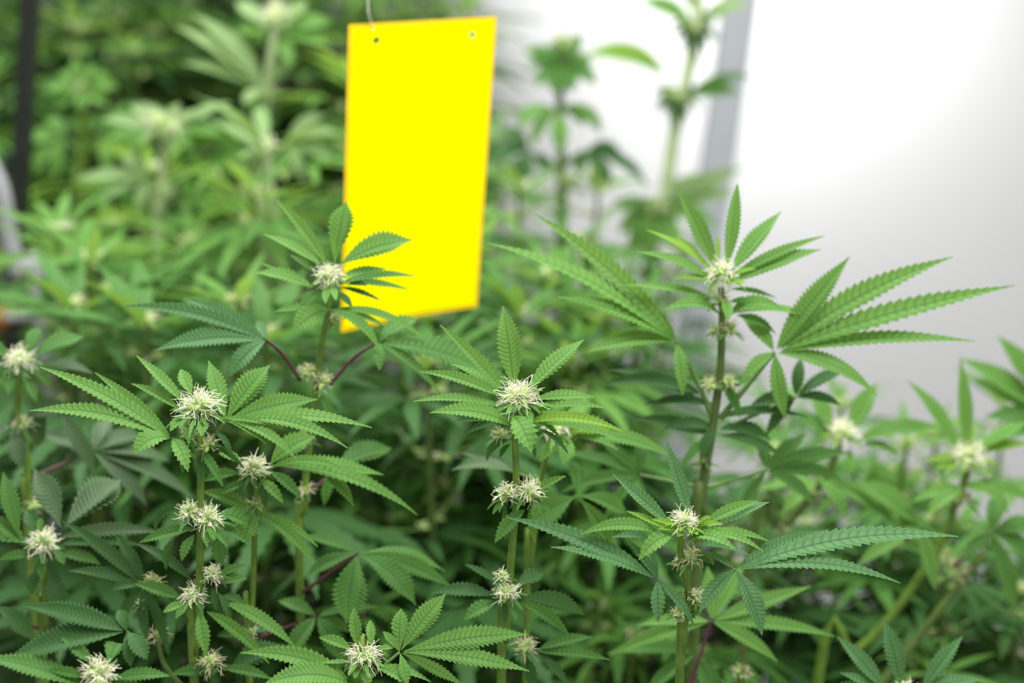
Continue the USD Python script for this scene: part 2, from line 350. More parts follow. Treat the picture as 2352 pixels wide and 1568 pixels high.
# --- sharp plant on the left
p = Plant('tall sharp hemp plant in the left foreground, three flowering nodes down its thick stem', .80, 'leaf_light', N=16)
p.stem([(457, 1000), (461, 1060), (460, 1180), (459, 1297), (454, 1400), (449, 1502), (446, 1568)], 16, 20)
p.head(455, 938, 50, n=100, sugar=8)
p.fan((396, 1006), (456, 1060), [(92, 843, 40, 16, 30), (69, 943, 46, 26, -25), (218, 855, 27, 10, 70), (308, 1042, 44, 18, -70), (432, 1083, 30, 18, -85)], pw=8, fold=.35, hq=-28)
p.leaf(412, 940, 302, 881, 18, 8, tq=40, fold=.4)
p.leaf(424, 925, 314, 817, 25, 7, tq=60, fold=.4)
p.leaf(440, 905, 415, 848, 27, 3, tq=55)
p.fan((518, 966), (462, 1045), [(479, 828, 44, 6, 90), (620, 838, 62, 8, 90), (730, 917, 54, 14, 60), (854, 982, 32, 26, 20), (799, 1029, 30, 34, -30), (682, 1056, 24, 26, -45), (612, 1020, 11, 10, -40)], pw=8, hq=5, fold=.32, shape=(1.43, 1.70))
p.leaf(505, 960, 647, 983, 12, 8, tq=-20)
p.leaf(426, 964, 391, 990, 18, 10, tq=-60)
p.leaf(470, 972, 464, 1002, 22, 8, tq=-60, bq=-20)
p.leaf(442, 975, 433, 1021, 15, 6, tq=-60, bq=-20, m='leaf_mid')
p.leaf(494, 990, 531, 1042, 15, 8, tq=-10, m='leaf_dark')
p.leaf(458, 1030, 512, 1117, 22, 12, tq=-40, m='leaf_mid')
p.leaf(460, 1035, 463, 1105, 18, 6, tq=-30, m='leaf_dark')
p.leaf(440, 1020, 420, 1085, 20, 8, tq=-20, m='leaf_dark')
p.leaf(480, 1015, 560, 1075, 13, 8, tq=10, m='leaf_dark')
p.cluster(478, 1022, 30, 5, 30, 'pistil_tan', 5, 'leaf_dark')
p.cluster(432, 1000, 26, 5, 18, 'pistil_tan', 4, 'leaf_mid')
p.cluster(438, 1178, 33, -4, 40, sugar=3, sm='leaf_mid')
p.cluster(478, 1192, 38, -14, 56, sugar=4, sm='leaf_mid')
p.leaf(446, 1213, 320, 1246, 31, 9, tq=-10, bq=-10, m='leaf_mid')
p.leaf(448, 1226, 417, 1288, 28, 8, tq=-45, bq=-15, m='leaf_mid')
p.leaf(420, 1166, 357, 1228, 16, 24, tq=20, m='leaf_dark')
p.leaf(496, 1186, 568, 1205, 37, 12, tq=20, m='leaf_mid')
p.leaf(498, 1206, 574, 1252, 20, 8, tq=-20, m='leaf_mid')
p.leaf(486, 1210, 523, 1255, 18, 6, tq=-40, bq=-15, m='leaf_mid')
p.leaf(472, 1208, 476, 1256, 17, 5, tq=-50, bq=-20, m='leaf_light')
p.leaf(482, 1210, 494, 1240, 12, 4, tq=-50, bq=-20)
p.leaf(402, 1235, 382, 1310, 18, 8, tq=20, m='leaf_dark')
p.leaf(500, 1215, 506, 1300, 28, 6, tq=40, m='leaf_dark')
p.cluster(444, 1368, 32, -12, 46, sugar=4, sm='leaf_mid')
p.cluster(488, 1322, 30, 4, 40, sugar=3, sm='leaf_mid')
p.leaf(416, 1374, 309, 1340, 31, 8, tq=0, bq=-10, m='leaf_mid')
p.leaf(426, 1383, 375, 1406, 20, 5, tq=-40, bq=-15, m='leaf_light')
p.leaf(432, 1386, 404, 1420, 15, 5, tq=-40, bq=-15)
p.leaf(458, 1402, 474, 1505, 36, 8, tq=-55, bq=-20, m='leaf_light', n=np.array([.0, -.75, .65]))
p.leaf(474, 1404, 618, 1523, 32, 18, tq=-55, bq=-20, m='leaf_light')
p.leaf(516, 1383, 678, 1486, 36, 18, tq=-30, m='leaf_light')
p.leaf(500, 1325, 563, 1297, 19, 6, tq=30, m='leaf_mid')
p.leaf(508, 1342, 567, 1328, 24, 6, tq=40, m='leaf_mid')
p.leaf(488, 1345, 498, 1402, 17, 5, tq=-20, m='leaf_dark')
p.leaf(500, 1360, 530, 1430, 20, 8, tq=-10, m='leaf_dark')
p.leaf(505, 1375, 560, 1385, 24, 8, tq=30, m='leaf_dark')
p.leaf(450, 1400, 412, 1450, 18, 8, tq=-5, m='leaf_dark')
p.fan((332, 1345), (440, 1420), [(144, 1197, 38, 8, 30), (268, 1231, 36, 6, 60), (157, 1311, 30, 14, -5), (251, 1357, 24, 12, -30), (388, 1503, 28, 10, -35), (337, 1472, 26, 8, -30), (273, 1437, 26, 10, -25), (420, 1400, 24, 10, -20)], pet='stem_olive', hq=40, sq=10, m='leaf_dark')
p.leaf(440, 1332, 314, 1249, 27, 16, tq=60, bq=20, m='leaf_dark')
p.cluster(350, 1335, 26, 42, 26, 'pistil_tan', 2, 'leaf_dark')
p.cluster(330, 1385, 26, 45, 20, 'pistil_tan', 2, 'leaf_dark')
p.cluster(362, 1462, 28, 40, 26, 'pistil_tan', 3, 'leaf_dark')
p.stem([(362, 1470), (380, 1530), (440, 1600)], 11, 13, 'stem_olive', ground=False, main=False)
p.cluster(482, 1525, 34, -10, 40, 'pistil_tan', 4, 'leaf_dark')
p.leaf(510, 1540, 390, 1548, 30, 10, tq=-30, m='leaf_mid')
p.leaf(510, 1535, 625, 1560, 26, 10, tq=-30, m='leaf_mid')
p.leaf(530, 1540, 645, 1480, 56, 8, tq=50, m='leaf_dark')

# --- small plant close behind the left plant's right shoulder
p = Plant('slender hemp plant close right of the tall left plant, small round cream flower head', .825, 'leaf_light')
p.stem([(586, 1110), (585, 1160), (584, 1240), (581, 1350), (575, 1450), (573, 1568)], 13, 15)
p.head(585, 1077, 35, n=80, sugar=6, sm='leaf_mid')
p.leaf(622, 1064, 724, 1002, 50, 12, tq=60)
p.leaf(624, 1073, 789, 1078, 21, 22, tq=10)
p.fan((628, 1066), (590, 1125), [(958, 1182, 34, 34, 60), (880, 1090, 44, 14, 110)], hq=10, m='leaf_light')
p.leaf(727, 1067, 812, 1162, 32, 10, bq=30, tq=10, m='leaf_mid')
p.leaf(620, 1085, 690, 1145, 27, 10, tq=-30, m='leaf_mid')
p.leaf(598, 1100, 650, 1155, 23, 8, tq=-50, bq=-20, m='leaf_light')
p.leaf(550, 1087, 469, 1105, 23, 8, tq=-10, m='leaf_mid')
p.leaf(568, 1108, 508, 1134, 22, 6, tq=-30, m='leaf_mid')
p.leaf(557, 1066, 503, 1040, 22, 5, tq=40)
p.leaf(580, 1110, 575, 1150, 13, 5, tq=-20, m='leaf_dark')
p.leaf(605, 1108, 612, 1165, 18, 5, tq=-10, m='leaf_dark')
p.cluster(585, 1158, 26, 0, 24, 'pistil_tan', 4, 'leaf_mid')
p.fan((586, 1174), (585, 1200), [(462, 1128, 36, 12, 10), (561, 1241, 52, 8, -60), (720, 1294, 30, 22, -30), (730, 1256, 20, 16, 0)], hq=-12, m='leaf_light')
p.cluster(575, 1450, 22, -5, 20, 'pistil_tan', 3, 'leaf_dark')
p.leaf(572, 1455, 500, 1460, 22, 6, tq=20, m='leaf_dark')
p.leaf(580, 1455, 650, 1440, 22, 6, tq=20, m='leaf_dark')

# --- plant in front of the yellow card
p = Plant('upright hemp plant overlapping the lower left corner of the yellow card, purple leaf stalks', .88, 'leaf_light')
p.stem([(757, 670), (752, 723), (739, 786), (728, 873), (716, 980), (704, 1080), (698, 1180), (690, 1400)], 13, 17, 'stem_green')
p.head(756, 638, 33, n=80, sugar=6, th=.00036)
p.leaf(750, 607, 628, 452, 27, 6, tq=70)
p.leaf(768, 607, 796, 464, 60, 5, tq=60, shape=(1.87, 1.65))
p.leaf(778, 611, 946, 551, 50, 10, tq=60, shape=(1.65, 1.70))
p.leaf(738, 609, 605, 538, 24, 8, tq=40)
p.leaf(720, 663, 585, 627, 31, 12, tq=10)
p.leaf(715, 658, 594, 602, 13, 4, bq=20, tq=40)
p.leaf(725, 624, 668, 586, 10, 3, tq=40)
p.leaf(780, 640, 885, 618, 20, 5, tq=50)
p.leaf(780, 653, 950, 634, 20, 12, tq=0, m='leaf_mid', fold=.5)
p.leaf(795, 648, 935, 664, 18, 6, bq=20, tq=30, m='leaf_mid')
p.leaf(785, 660, 870, 688, 10, 5, tq=0, m='leaf_dark')
p.leaf(800, 652, 842, 655, 10, 3, tq=-20, m='leaf_dark')
p.leaf(774, 670, 808, 705, 16, 4, tq=-20, m='leaf_dark')
p.leaf(734, 668, 695, 706, 23, 6, tq=-40, m='leaf_mid')
p.fan((757, 710), (752, 728), [(676, 760, 46, 10, -60), (872, 804, 24, 22, -30), (978, 780, 17, 26, 20), (884, 748, 16, 6, 0), (630, 716, 26, 8, 20)], hq=-14, m='leaf_light')
p.leaf(752, 660, 748, 697, 14, 4, tq=-60, bq=-20, m='leaf_light')
p.leaf(762, 660, 772, 690, 12, 4, tq=-60, bq=-20)
p.cluster(766, 735, 20, 6, 18, 'pistil_tan', 3, 'leaf_dark')
p.cluster(708, 856, 27, 0, 30, 'pistil_tan', 2, 'leaf_mid')
p.cluster(742, 880, 28, 0, 34, 'pistil_tan', 3, 'leaf_mid')
p.fan((612, 780), (690, 874), [(280, 704, 34, 26, 20), (357, 804, 50, 16, -40), (529, 864, 46, 12, -60), (420, 686, 30, 20, 90), (592, 736, 18, 4, 60), (664, 816, 20, 6, 40)], pet='petiole_purple', pw=8, m='leaf_teal', arc=12, hq=-20)
p.fan((868, 786), (757, 884), [(1190, 900, 70, 34, 20), (1008, 900, 22, 16, -40), (960, 730, 40, 10, 100), (872, 850, 24, 10, -60)], pet='petiole_purple', pw=8, m='leaf_mid', arc=14)
p.leaf(736, 905, 765, 970, 22, 8, tq=-20, m='leaf_mid')
p.cluster(702, 1125, 22, 0, 20, 'pistil_tan', 4, 'leaf_dark')
p.cluster(700, 1012, 22, 4, 24, 'pistil_tan', 4, 'leaf_dark')
p.fan((770, 1075), (706, 1140), [(900, 1030, 60, 12, 90), (860, 1130, 40, 16, 10), (745, 1160, 30, 8, -40)], pet='petiole_purple', pw=7, m='leaf_mid', hq=40)
p.fan((822, 1270), (695, 1360), [(796, 1433, 86, 14, -110), (703, 1324, 40, 12, -30), (692, 1230, 26, 10, 40), (955, 1390, 58, 20, -70), (1040, 1350, 44, 22, -10), (1022, 1312, 32, 20, 40)], pet='petiole_purple', pw=8, m='leaf_mid', hq=-70, sq=-10, n=np.array([0, -.6, .8]), shape=(1.43, 1.70))
p.fan((727, 1415), (600, 1462), [(666, 1497, 46, 8, -60), (792, 1522, 52, 10, -60), (802, 1452, 30, 8, 10), (872, 1394, 28, 8, 50), (640, 1380, 30, 8, 40)], pet='petiole_purple', pw=8, m='leaf_mid', hq=-80, sq=-60)

# --- large plant on the right
p = Plant('large hemp plant right of the middle, long many-fingered leaves against the white wall', .90, 'leaf_light')
p.stem([(1657, 660), (1659, 740), (1654, 858), (1640, 960), (1622, 1070), (1608, 1180), (1598, 1320)], 14, 25, 'stem_olive')
p.head(1656, 628, 38, n=80, m='pistil_cream', sugar=7, sm='leaf_yellow', th=.00036)
p.leaf(1668, 612, 1694, 422, 34, 4, tq=60, shape=(.95, 1.2))
p.leaf(1644, 616, 1556, 434, 40, 5, tq=70)
p.leaf(1682, 622, 1794, 486, 40, 5, tq=60)
p.leaf(1684, 632, 1892, 542, 24, 8, tq=40)
p.leaf(1684, 648, 1886, 573, 34, 10, tq=30)
p.leaf(1640, 626, 1484, 528, 18, 10, tq=40, m='leaf_yellow')
p.leaf(1620, 610, 1552, 542, 13, 5, tq=50, m='leaf_yellow')
p.leaf(1640, 646, 1462, 578, 22, 14, tq=0, m='leaf_light')
p.leaf(1645, 690, 1433, 655, 21, 14, tq=0, m='leaf_light')
p.leaf(1655, 725, 1526, 711, 25, 24, tq=-60, m='leaf_light', fold=.45)
p.leaf(1674, 726, 1798, 710, 28, 26, tq=-50, m='leaf_light', fold=.45)
p.leaf(1686, 719, 1912, 750, 18, 26, tq=20)
p.leaf(1662, 690, 1672, 738, 20, 8, tq=-70, bq=-20, m='leaf_light')
p.leaf(1692, 725, 1782, 768, 24, 10, tq=20, m='leaf_mid')
p.leaf(1680, 664, 1782, 684, 14, 4, tq=30, m='leaf_mid')
p.leaf(1640, 640, 1550, 640, 14, 5, tq=-20, m='leaf_yellow')
p.leaf(1672, 640, 1735, 618, 14, 5, tq=-40, m='leaf_yellow')
p.leaf(1665, 650, 1712, 650, 12, 5, tq=-60, m='leaf_yellow')
p.leaf(1650, 600, 1648, 540, 10, 2, tq=30, m='leaf_yellow')
p.leaf(1630, 690, 1585, 700, 16, 5, tq=-30, m='leaf_mid')
p.leaf(1680, 690, 1740, 700, 16, 5, tq=-20, m='leaf_mid')
p.cluster(1656, 690, 26, 0, 26, 'pistil_tan', 5, 'leaf_mid')
p.fan((1779, 808), (1655, 960), [(1951, 590, 60, 8, 40), (2188, 590, 52, 18, 30), (2330, 656, 48, 26, 0), (2238, 784, 32, 22, -20), (2015, 908, 40, 24, -40), (1804, 962, 40, 10, -50), (1707, 872, 30, 10, -40), (1700, 720, 34, 8, 60)], pw=13, hq=-10, n=np.array([-.05, -.75, .65]), m='leaf_light')
p.fan((1553, 784), (1640, 965), [(1119, 558, 46, 26, 20), (1230, 492, 42, 12, 70), (1281, 682, 42, 24, -20), (1350, 810, 40, 16, -40), (1568, 908, 32, 12, -60), (1480, 700, 26, 6, 60)], pw=11, hq=-10, n=np.array([.05, -.7, .7]), m='leaf_light', arc=10)
p.cluster(1675, 755, 26, 0, 24, 'pistil_tan', 4, 'leaf_mid')
p.cluster(1645, 762, 20, 10, 14, 'pistil_tan', 3, 'leaf_mid')
p.cluster(1632, 885, 26, 0, 24, 'pistil_tan', 4, 'leaf_mid')
p.cluster(1672, 880, 26, 0, 24, 'pistil_tan', 4, 'leaf_mid')
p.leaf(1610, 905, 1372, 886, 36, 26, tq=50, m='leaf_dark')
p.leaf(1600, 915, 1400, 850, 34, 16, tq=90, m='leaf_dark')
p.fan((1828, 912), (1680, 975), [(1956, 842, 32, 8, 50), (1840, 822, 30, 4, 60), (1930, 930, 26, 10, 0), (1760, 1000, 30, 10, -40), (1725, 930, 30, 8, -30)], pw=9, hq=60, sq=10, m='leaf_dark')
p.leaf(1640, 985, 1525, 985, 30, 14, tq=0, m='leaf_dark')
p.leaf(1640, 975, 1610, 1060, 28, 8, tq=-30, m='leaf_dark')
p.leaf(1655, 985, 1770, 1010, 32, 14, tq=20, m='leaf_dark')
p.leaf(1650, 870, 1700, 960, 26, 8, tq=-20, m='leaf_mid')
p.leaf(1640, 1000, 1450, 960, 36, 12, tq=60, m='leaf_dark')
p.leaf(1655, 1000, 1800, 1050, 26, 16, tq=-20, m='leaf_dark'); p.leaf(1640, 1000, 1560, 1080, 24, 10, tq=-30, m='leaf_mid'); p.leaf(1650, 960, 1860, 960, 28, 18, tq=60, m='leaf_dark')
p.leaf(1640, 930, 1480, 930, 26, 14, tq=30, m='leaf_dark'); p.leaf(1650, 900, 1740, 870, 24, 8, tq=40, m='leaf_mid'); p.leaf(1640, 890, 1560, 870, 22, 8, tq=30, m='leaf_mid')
p.cluster(1612, 1060, 24, 0, 20, 'pistil_tan', 4, 'leaf_mid')
p.fan((1760, 1080), (1620, 1120), [(1950, 1040, 36, 14, 60), (1930, 1100, 34, 18, 20), (1870, 1160, 32, 16, -20), (1700, 1190, 28, 12, -40), (1740, 1000, 28, 8, 80), (1850, 1000, 32, 8, 90)], m='leaf_mid', hq=70, pw=9)
p.fan((1470, 1090), (1610, 1120), [(1290, 1040, 30, 14, 60), (1290, 1130, 32, 18, 0), (1390, 1190, 28, 12, -40), (1470, 1000, 28, 8, 80), (1370, 1000, 28, 8, 80)], m='leaf_mid', hq=70, pw=9)

# --- sharp plant low on the right
p = Plant('sharp bluish green hemp plant low on the right, one long leaf reaching far right', .775, 'leaf_teal')
p.stem([(1566, 1230), (1563, 1271), (1575, 1327), (1584, 1380), (1573, 1430), (1565, 1500), (1561, 1568)], 14, 20)
p.head(1571, 1200, 36, n=70, sugar=7, sm='leaf_yellow')
p.leaf(1584, 1184, 1531, 1015, 36, -4, tq=65)
p.leaf(1536, 1197, 1407, 1088, 33, 6, tq=50)
p.leaf(1540, 1206, 1443, 1130, 16, -3, tq=60, m='leaf_yellow', fold=.5)
p.leaf(1545, 1220, 1440, 1174, 17, 4, tq=10, m='leaf_yellow', fold=.4)
p.leaf(1512, 1222, 1332, 1228, 29, 22, tq=-20, m='leaf_light', fold=.4)
p.leaf(1548, 1229, 1467, 1286, 36, 20, tq=-70, bq=-10, n=np.array([-.2, -.7, .7]), m='leaf_light')
p.leaf(1616, 1203, 1742, 1150, 29, 12, tq=50, m='leaf_light')
p.leaf(1622, 1212, 1767, 1153, 35, 6, tq=70)
p.leaf(1620, 1220, 1766, 1243, 20, 14, tq=0, m='leaf_light')
p.leaf(1572, 1240, 1754, 1267, 24, 34, tq=-60, bq=-10, m='leaf_light', fold=.5)
p.leaf(1578, 1243, 1688, 1261, 28, 26, tq=-75, bq=-15, m='leaf_light')
p.leaf(1592, 1252, 1720, 1275, 21, 14, tq=-20)
p.leaf(1490, 1235, 1405, 1234, 16, 6, bq=20, tq=40)
p.leaf(1600, 1207, 1660, 1203, 11, 4, tq=-50, m='leaf_yellow')
p.leaf(1600, 1213, 1633, 1187, 16, 5, tq=-50, m='leaf_yellow')
p.leaf(1560, 1213, 1512, 1214, 10, 3, tq=-40, m='leaf_yellow')
p.leaf(1555, 1206, 1498, 1193, 10, 3, tq=-20, m='leaf_yellow')
p.leaf(1572, 1225, 1556, 1232, 11, 4, tq=-50, m='leaf_yellow')
p.leaf(1588, 1222, 1602, 1228, 13, 4, tq=-55, m='leaf_yellow')
p.leaf(1590, 1270, 1640, 1297, 18, 6, tq=0, m='leaf_mid')
p.cluster(1588, 1282, 30, 0, 34, 'pistil_tan', 4, 'leaf_mid')
p.cluster(1562, 1290, 22, 5, 16, 'pistil_tan', 3, 'leaf_mid')
p.cluster(1598, 1372, 24, -4, 34, sugar=5, sm='leaf_light')
p.cluster(1562, 1412, 24, -4, 34, 'pistil_tan', 5, 'leaf_mid')
p.leaf(1590, 1390, 1610, 1412, 10, 3, tq=-20, m='leaf_light')
p.fan((1688, 1306), (1587, 1415), [(2202, 1232, 54, 40, 30), (1895, 1218, 40, 10, 70), (2068, 1339, 36, 38, -40), (1750, 1459, 46, 14, -75), (1606, 1406, 40, 10, -60), (1622, 1267, 14, 3, 20)], pw=11, hq=-25, fold=.32)
p.fan((1510, 1330), (1580, 1405), [(1164, 1188, 42, 22, 10), (1265, 1256, 40, 18, -25), (1511, 1428, 36, 10, -60), (1594, 1436, 22, 10, -40), (1440, 1238, 20, 5, 50), (1495, 1260, 16, 4, 50)], pw=9, hq=-15, fold=.32)

# --- near plant, bottom centre
p = Plant('hemp plant at the bottom edge, cream flower head beside a broad seven-fingered leaf', .745, 'leaf_light')
p.stem([(836, 1530), (838, 1580), (838, 1680)], 14, 18)
p.head(836, 1506, 42, n=100, sugar=6)
p.leaf(824, 1487, 813, 1394, 34, 3, tq=45)
p.leaf(852, 1480, 850, 1424, 23, 2, tq=40)
p.leaf(808, 1492, 733, 1464, 25, 6, tq=30)
p.leaf(812, 1519, 736, 1522, 10, 3, tq=-20)
p.leaf(826, 1528, 814, 1557, 13, 4, tq=-50)
p.leaf(840, 1532, 846, 1575, 24, 6, tq=-60)
p.leaf(864, 1532, 934, 1572, 22, 10, tq=-50)
p.leaf(868, 1530, 990, 1566, 20, 12, tq=-25)
p.leaf(868, 1492, 905, 1486, 14, 4, tq=10)
p.leaf(800, 1560, 552, 1499, 48, 26, tq=-20, bq=-10)
p.leaf(800, 1568, 600, 1575, 60, 30, tq=-70, bq=-20)
p.fan((918, 1497), (845, 1560), [(921, 1397, 46, 4, 55), (1024, 1363, 54, 5, 75), (1212, 1456, 56, 14, 40), (1216, 1541, 42, 16, -10), (1062, 1572, 30, 10, -50), (936, 1572, 28, 6, -60), (880, 1450, 20, 4, 20)], pw=9, hq=5, n=np.array([0, -.7, .7]), shape=(1.59, 1.65), fold=.15)

# --- near plant, bottom left corner
p = Plant('hemp plant cut off in the bottom left corner, bristly head and broad dark leaves', .70, 'leaf_light')
p.stem([(228, 1575), (228, 1640), (228, 1760)], 14, 18)
p.head(228, 1548, 44, n=90, sugar=6, sm='leaf_mid')
p.leaf(216, 1525, 142, 1464, 30, 6, tq=40, m='leaf_mid')
p.leaf(250, 1525, 268, 1476, 50, 4, tq=50, m='leaf_mid', shape=(1.76, 1.60))
p.leaf(190, 1572, -40, 1510, 54, 14, tq=0, m='leaf_mid')
p.leaf(200, 1556, 110, 1540, 24, 8, tq=0, m='leaf_mid')
p.leaf(262, 1560, 390, 1552, 34, 12, tq=10, m='leaf_mid')
p.leaf(255, 1570, 350, 1600, 30, 10, tq=-20, m='leaf_mid')
p.fan((291, 1450), (340, 1480), [(14, 1517, 62, 20, -20), (53, 1391, 50, 14, 40), (337, 1514, 44, 8, -50), (300, 1530, 34, 8, -50), (272, 1400, 30, 6, 40)], pet='stem_olive', pw=9, hq=60, sq=80, m='leaf_dark', n=np.array([0, -.5, .85]))

# --- left edge plants
p = Plant('dim hemp plant at the left edge, bristly head, lower of the two heads there', .84, 'leaf_mid')
p.stem([(101, 1280), (102, 1330), (104, 1450), (105, 1568)], 14, 17)
p.head(100, 1249, 40, n=90, sugar=7, sm='leaf_dark')
p.leaf(44, 1232, 7, 1084, 48, 5, tq=50, shape=(1.43, 1.60))
p.leaf(84, 1275, -6, 1287, 24, 8, tq=-20)
p.leaf(86, 1306, 72, 1365, 32, 6, tq=-45, m='leaf_dark')
p.leaf(122, 1305, 142, 1419, 50, 8, tq=-60, m='leaf_dark')
p.leaf(136, 1274, 230, 1296, 30, 10, tq=0, m='leaf_mid')
p.leaf(94, 1275, 98, 1332, 22, 6, tq=-50, m='leaf_mid')
p.leaf(125, 1268, 148, 1295, 18, 5, tq=-30, m='leaf_mid')
p.leaf(140, 1212, 78, 1076, 64, 4, bq=25, tq=80, m='leaf_grey', shape=(1.54, 1.65))
p.leaf(149, 1210, 278, 1102, 92, 6, bq=25, tq=110, m='leaf_grey', shape=(1.54, 1.65))
p.leaf(138, 1234, 378, 1222, 32, 20, bq=20, tq=30, m='leaf_grey')
p.leaf(140, 1250, 326, 1252, 30, 12, bq=10, tq=10, m='leaf_dark')
p.leaf(92, 1230, 60, 1170, 36, 4, bq=10, tq=50, m='leaf_dark')
p.leaf(60, 1255, -20, 1180, 40, 6, tq=20, m='leaf_mid')
p.leaf(60, 1245, -30, 1225, 36, 6, tq=20, m='leaf_mid')
p.leaf(96, 1225, 92, 1190, 18, 3, tq=30, m='leaf_mid')
p.fan((-10, 1390), (100, 1450), [(80, 1470, 50, 10, -20), (-40, 1500, 60, 10, -40)], m='leaf_dark', pet='petiole_purple', hq=-40)

p = Plant('hemp plant at the left edge with a soft round head, above the grey-green leaves', .92, 'leaf_mid')
p.stem([(42, 860), (40, 900), (42, 960), (57, 1006), (64, 1100), (68, 1180), (70, 1300)], 13, 17)
p.head(45, 830, 38, n=80, sugar=7, sm='leaf_dark')
p.leaf(66, 806, 88, 752, 32, 2, tq=50)
p.leaf(84, 816, 192, 774, 44, 8, tq=60, m='leaf_mid')
p.leaf(86, 834, 214, 858, 28, 14, tq=20, m='leaf_grey')
p.leaf(60, 862, 84, 922, 22, 8, tq=-40, m='leaf_mid')
p.leaf(20, 820, -40, 790, 30, 6, tq=20)
p.leaf(20, 850, -20, 900, 28, 6, tq=-40)
p.leaf(80, 850, 115, 888, 18, 6, tq=-10, m='leaf_mid')
p.leaf(30, 860, 20, 905, 20, 6, tq=-50, m='leaf_mid')
p.cluster(52, 972, 26, 0, 26, 'pistil_tan', 4, 'leaf_dark')
p.cluster(78, 1160, 28, 0, 26, 'pistil_tan', 4, 'leaf_dark')
p.leaf(60, 960, 160, 930, 40, 10, tq=60, m='leaf_grey')
p.leaf(138, 948, 219, 1094, 42, 12, bq=40, tq=-10, m='leaf_grey')
p.leaf(104, 932, 87, 1026, 46, 8, bq=40, tq=0, m='leaf_grey')
p.leaf(35, 985, 50, 1076, 46, 8, bq=0, tq=-60, m='leaf_grey')
p.leaf(30, 980, -40, 1020, 40, 8, bq=0, tq=-30, m='leaf_grey')
p.fan((214, 1037), (62, 1100), [(338, 1160, 46, 10, -30), (452, 1150, 44, 18, 30), (150, 1076, 40, 8, -30), (330, 1000, 40, 12, 80), (390, 1060, 46, 16, 70), (96, 998, 40, 8, 40), (250, 960, 40, 8, 90)], pet='petiole_purple', pw=8, m='leaf_grey', hq=60)

# --- plant half hidden behind the middle one
p = Plant('hemp plant half hidden close behind the middle plant, its head peeping out', .87, 'leaf_light')
p.stem([(1272, 1005), (1258, 1036), (1244, 1098), (1228, 1225), (1216, 1310), (1210, 1420)], 12, 15, 'stem_green')
p.head(1278, 985, 34, n=60, sugar=5)
p.fan((1306, 1002), (1262, 1040), [(1550, 1054, 36, 26, 20), (1420, 1034, 18, 14, -20), (1294, 1066, 34, 8, -60), (1240, 1060, 30, 8, -30)], hq=0, m='leaf_light')
p.leaf(1306, 1000, 1400, 990, 46, 22, tq=0, m='leaf_yellow')
p.leaf(1300, 980, 1340, 930, 30, 4, tq=50, m='leaf_light')
p.fan((1326, 1138), (1236, 1190), [(1214, 1200, 76, 8, -60), (1402, 1262, 46, 14, -10), (1320, 1060, 40, 8, 60), (1440, 1180, 40, 14, 60)], hq=-20, m='leaf_mid', n=np.array([0, -.8, .6]), shape=(1.65, 1.70))
p.fan((1190, 1086), (1246, 1110), [(1038, 1080, 34, 22, 10), (1060, 1040, 30, 10, 60)], hq=50, m='leaf_grey', pet='stem_olive')
p.cluster(1240, 1110, 20, 0, 16, 'pistil_tan', 3, 'leaf_mid')

# --- yellow-green fan on a purple stalk
p = Plant('yellow-green hemp shoot behind the bluish green plant, leaf fan on a thin purple stalk', .86, 'leaf_light')
p.stem([(1700, 1560), (1700, 1620), (1700, 1700)], 12, 14)
p.fan((1634, 1426), (1575, 1600), [(1862, 1346, 42, 10, 50), (1917, 1461, 36, 14, 0), (1786, 1519, 32, 12, -40), (1625, 1300, 44, 4, 80), (1710, 1290, 40, 4, 90), (1463, 1436, 30, 12, 20), (1400, 1505, 40, 16, 0)], pet='petiole_purple', pw=9, n=np.array([0, -.75, .65]), m='leaf_light')
p.fan((1600, 1500), (1690, 1600), [(1395, 1500, 44, 20, 40), (1480, 1600, 40, 10, -30), (1640, 1600, 60, 10, -40), (1750, 1560, 44, 10, 20)], hq=40, m='leaf_mid')
p.head(1700, 1545, 26, 0, 30, 'pistil_tan', 'flower_head', 5, 'leaf_mid')

p = Plant('hemp shoot at the bottom right, three upright pointed leaves cut off by the edge', .82, 'leaf_teal')
p.stem([(2075, 1600), (2075, 1660), (2075, 1760)], 13, 15)
p.head(2075, 1590, 34, 0, 50, sugar=5)
p.leaf(2067, 1572, 2030, 1422, 48, 6, tq=50)
p.leaf(2030, 1580, 1922, 1461, 42, 6, tq=40)
p.leaf(2120, 1580, 2211, 1461, 42, 8, tq=40)
p.leaf(2030, 1592, 1930, 1545, 24, 6, tq=0)
p.leaf(2100, 1590, 2260, 1560, 36, 10, tq=0)
p.leaf(2040, 1600, 1900, 1580, 36, 10, tq=0)

# --- soft plants on the right
p = Plant('soft-focus hemp plant near the right edge, bright yellowish head on a leaning stem', 1.00, 'leaf_light')
p.stem([(2222, 1075), (2217, 1100), (2192, 1162), (2168, 1235), (2050, 1410), (1960, 1500), (1880, 1560)], 16, 22, 'stem_green')
p.head(2222, 1050, 42, n=80, sugar=8, sm='leaf_yellow', th=.0004)
p.leaf(2220, 1026, 2206, 822, 38, 2, tq=60)
p.leaf(2198, 1031, 2082, 872, 40, 8, tq=50)
p.leaf(2253, 1031, 2362, 970, 36, 10, tq=40)
p.leaf(2253, 1040, 2370, 1020, 22, 8, tq=20, m='leaf_yellow')
p.leaf(2200, 1050, 2130, 1060, 16, 5, tq=-10, m='leaf_yellow')
p.leaf(2196, 1062, 2150, 1078, 14, 4, tq=-20, m='leaf_yellow')
p.leaf(2240, 1060, 2290, 1068, 16, 5, tq=-20, m='leaf_yellow')
p.leaf(2226, 1020, 2236, 980, 12, 2, tq=20, m='leaf_yellow')
p.fan((2216, 1116), (2206, 1140), [(2092, 1154, 26, 12, 10), (2130, 1181, 36, 14, -40), (2316, 1182, 30, 26, -30), (2372, 1150, 34, 16, 20), (2270, 1130, 24, 6, -60)], hq=-20, m='leaf_light')
p.cluster(2206, 1140, 32, 0, 26, 'pistil_tan', 4, 'leaf_mid')
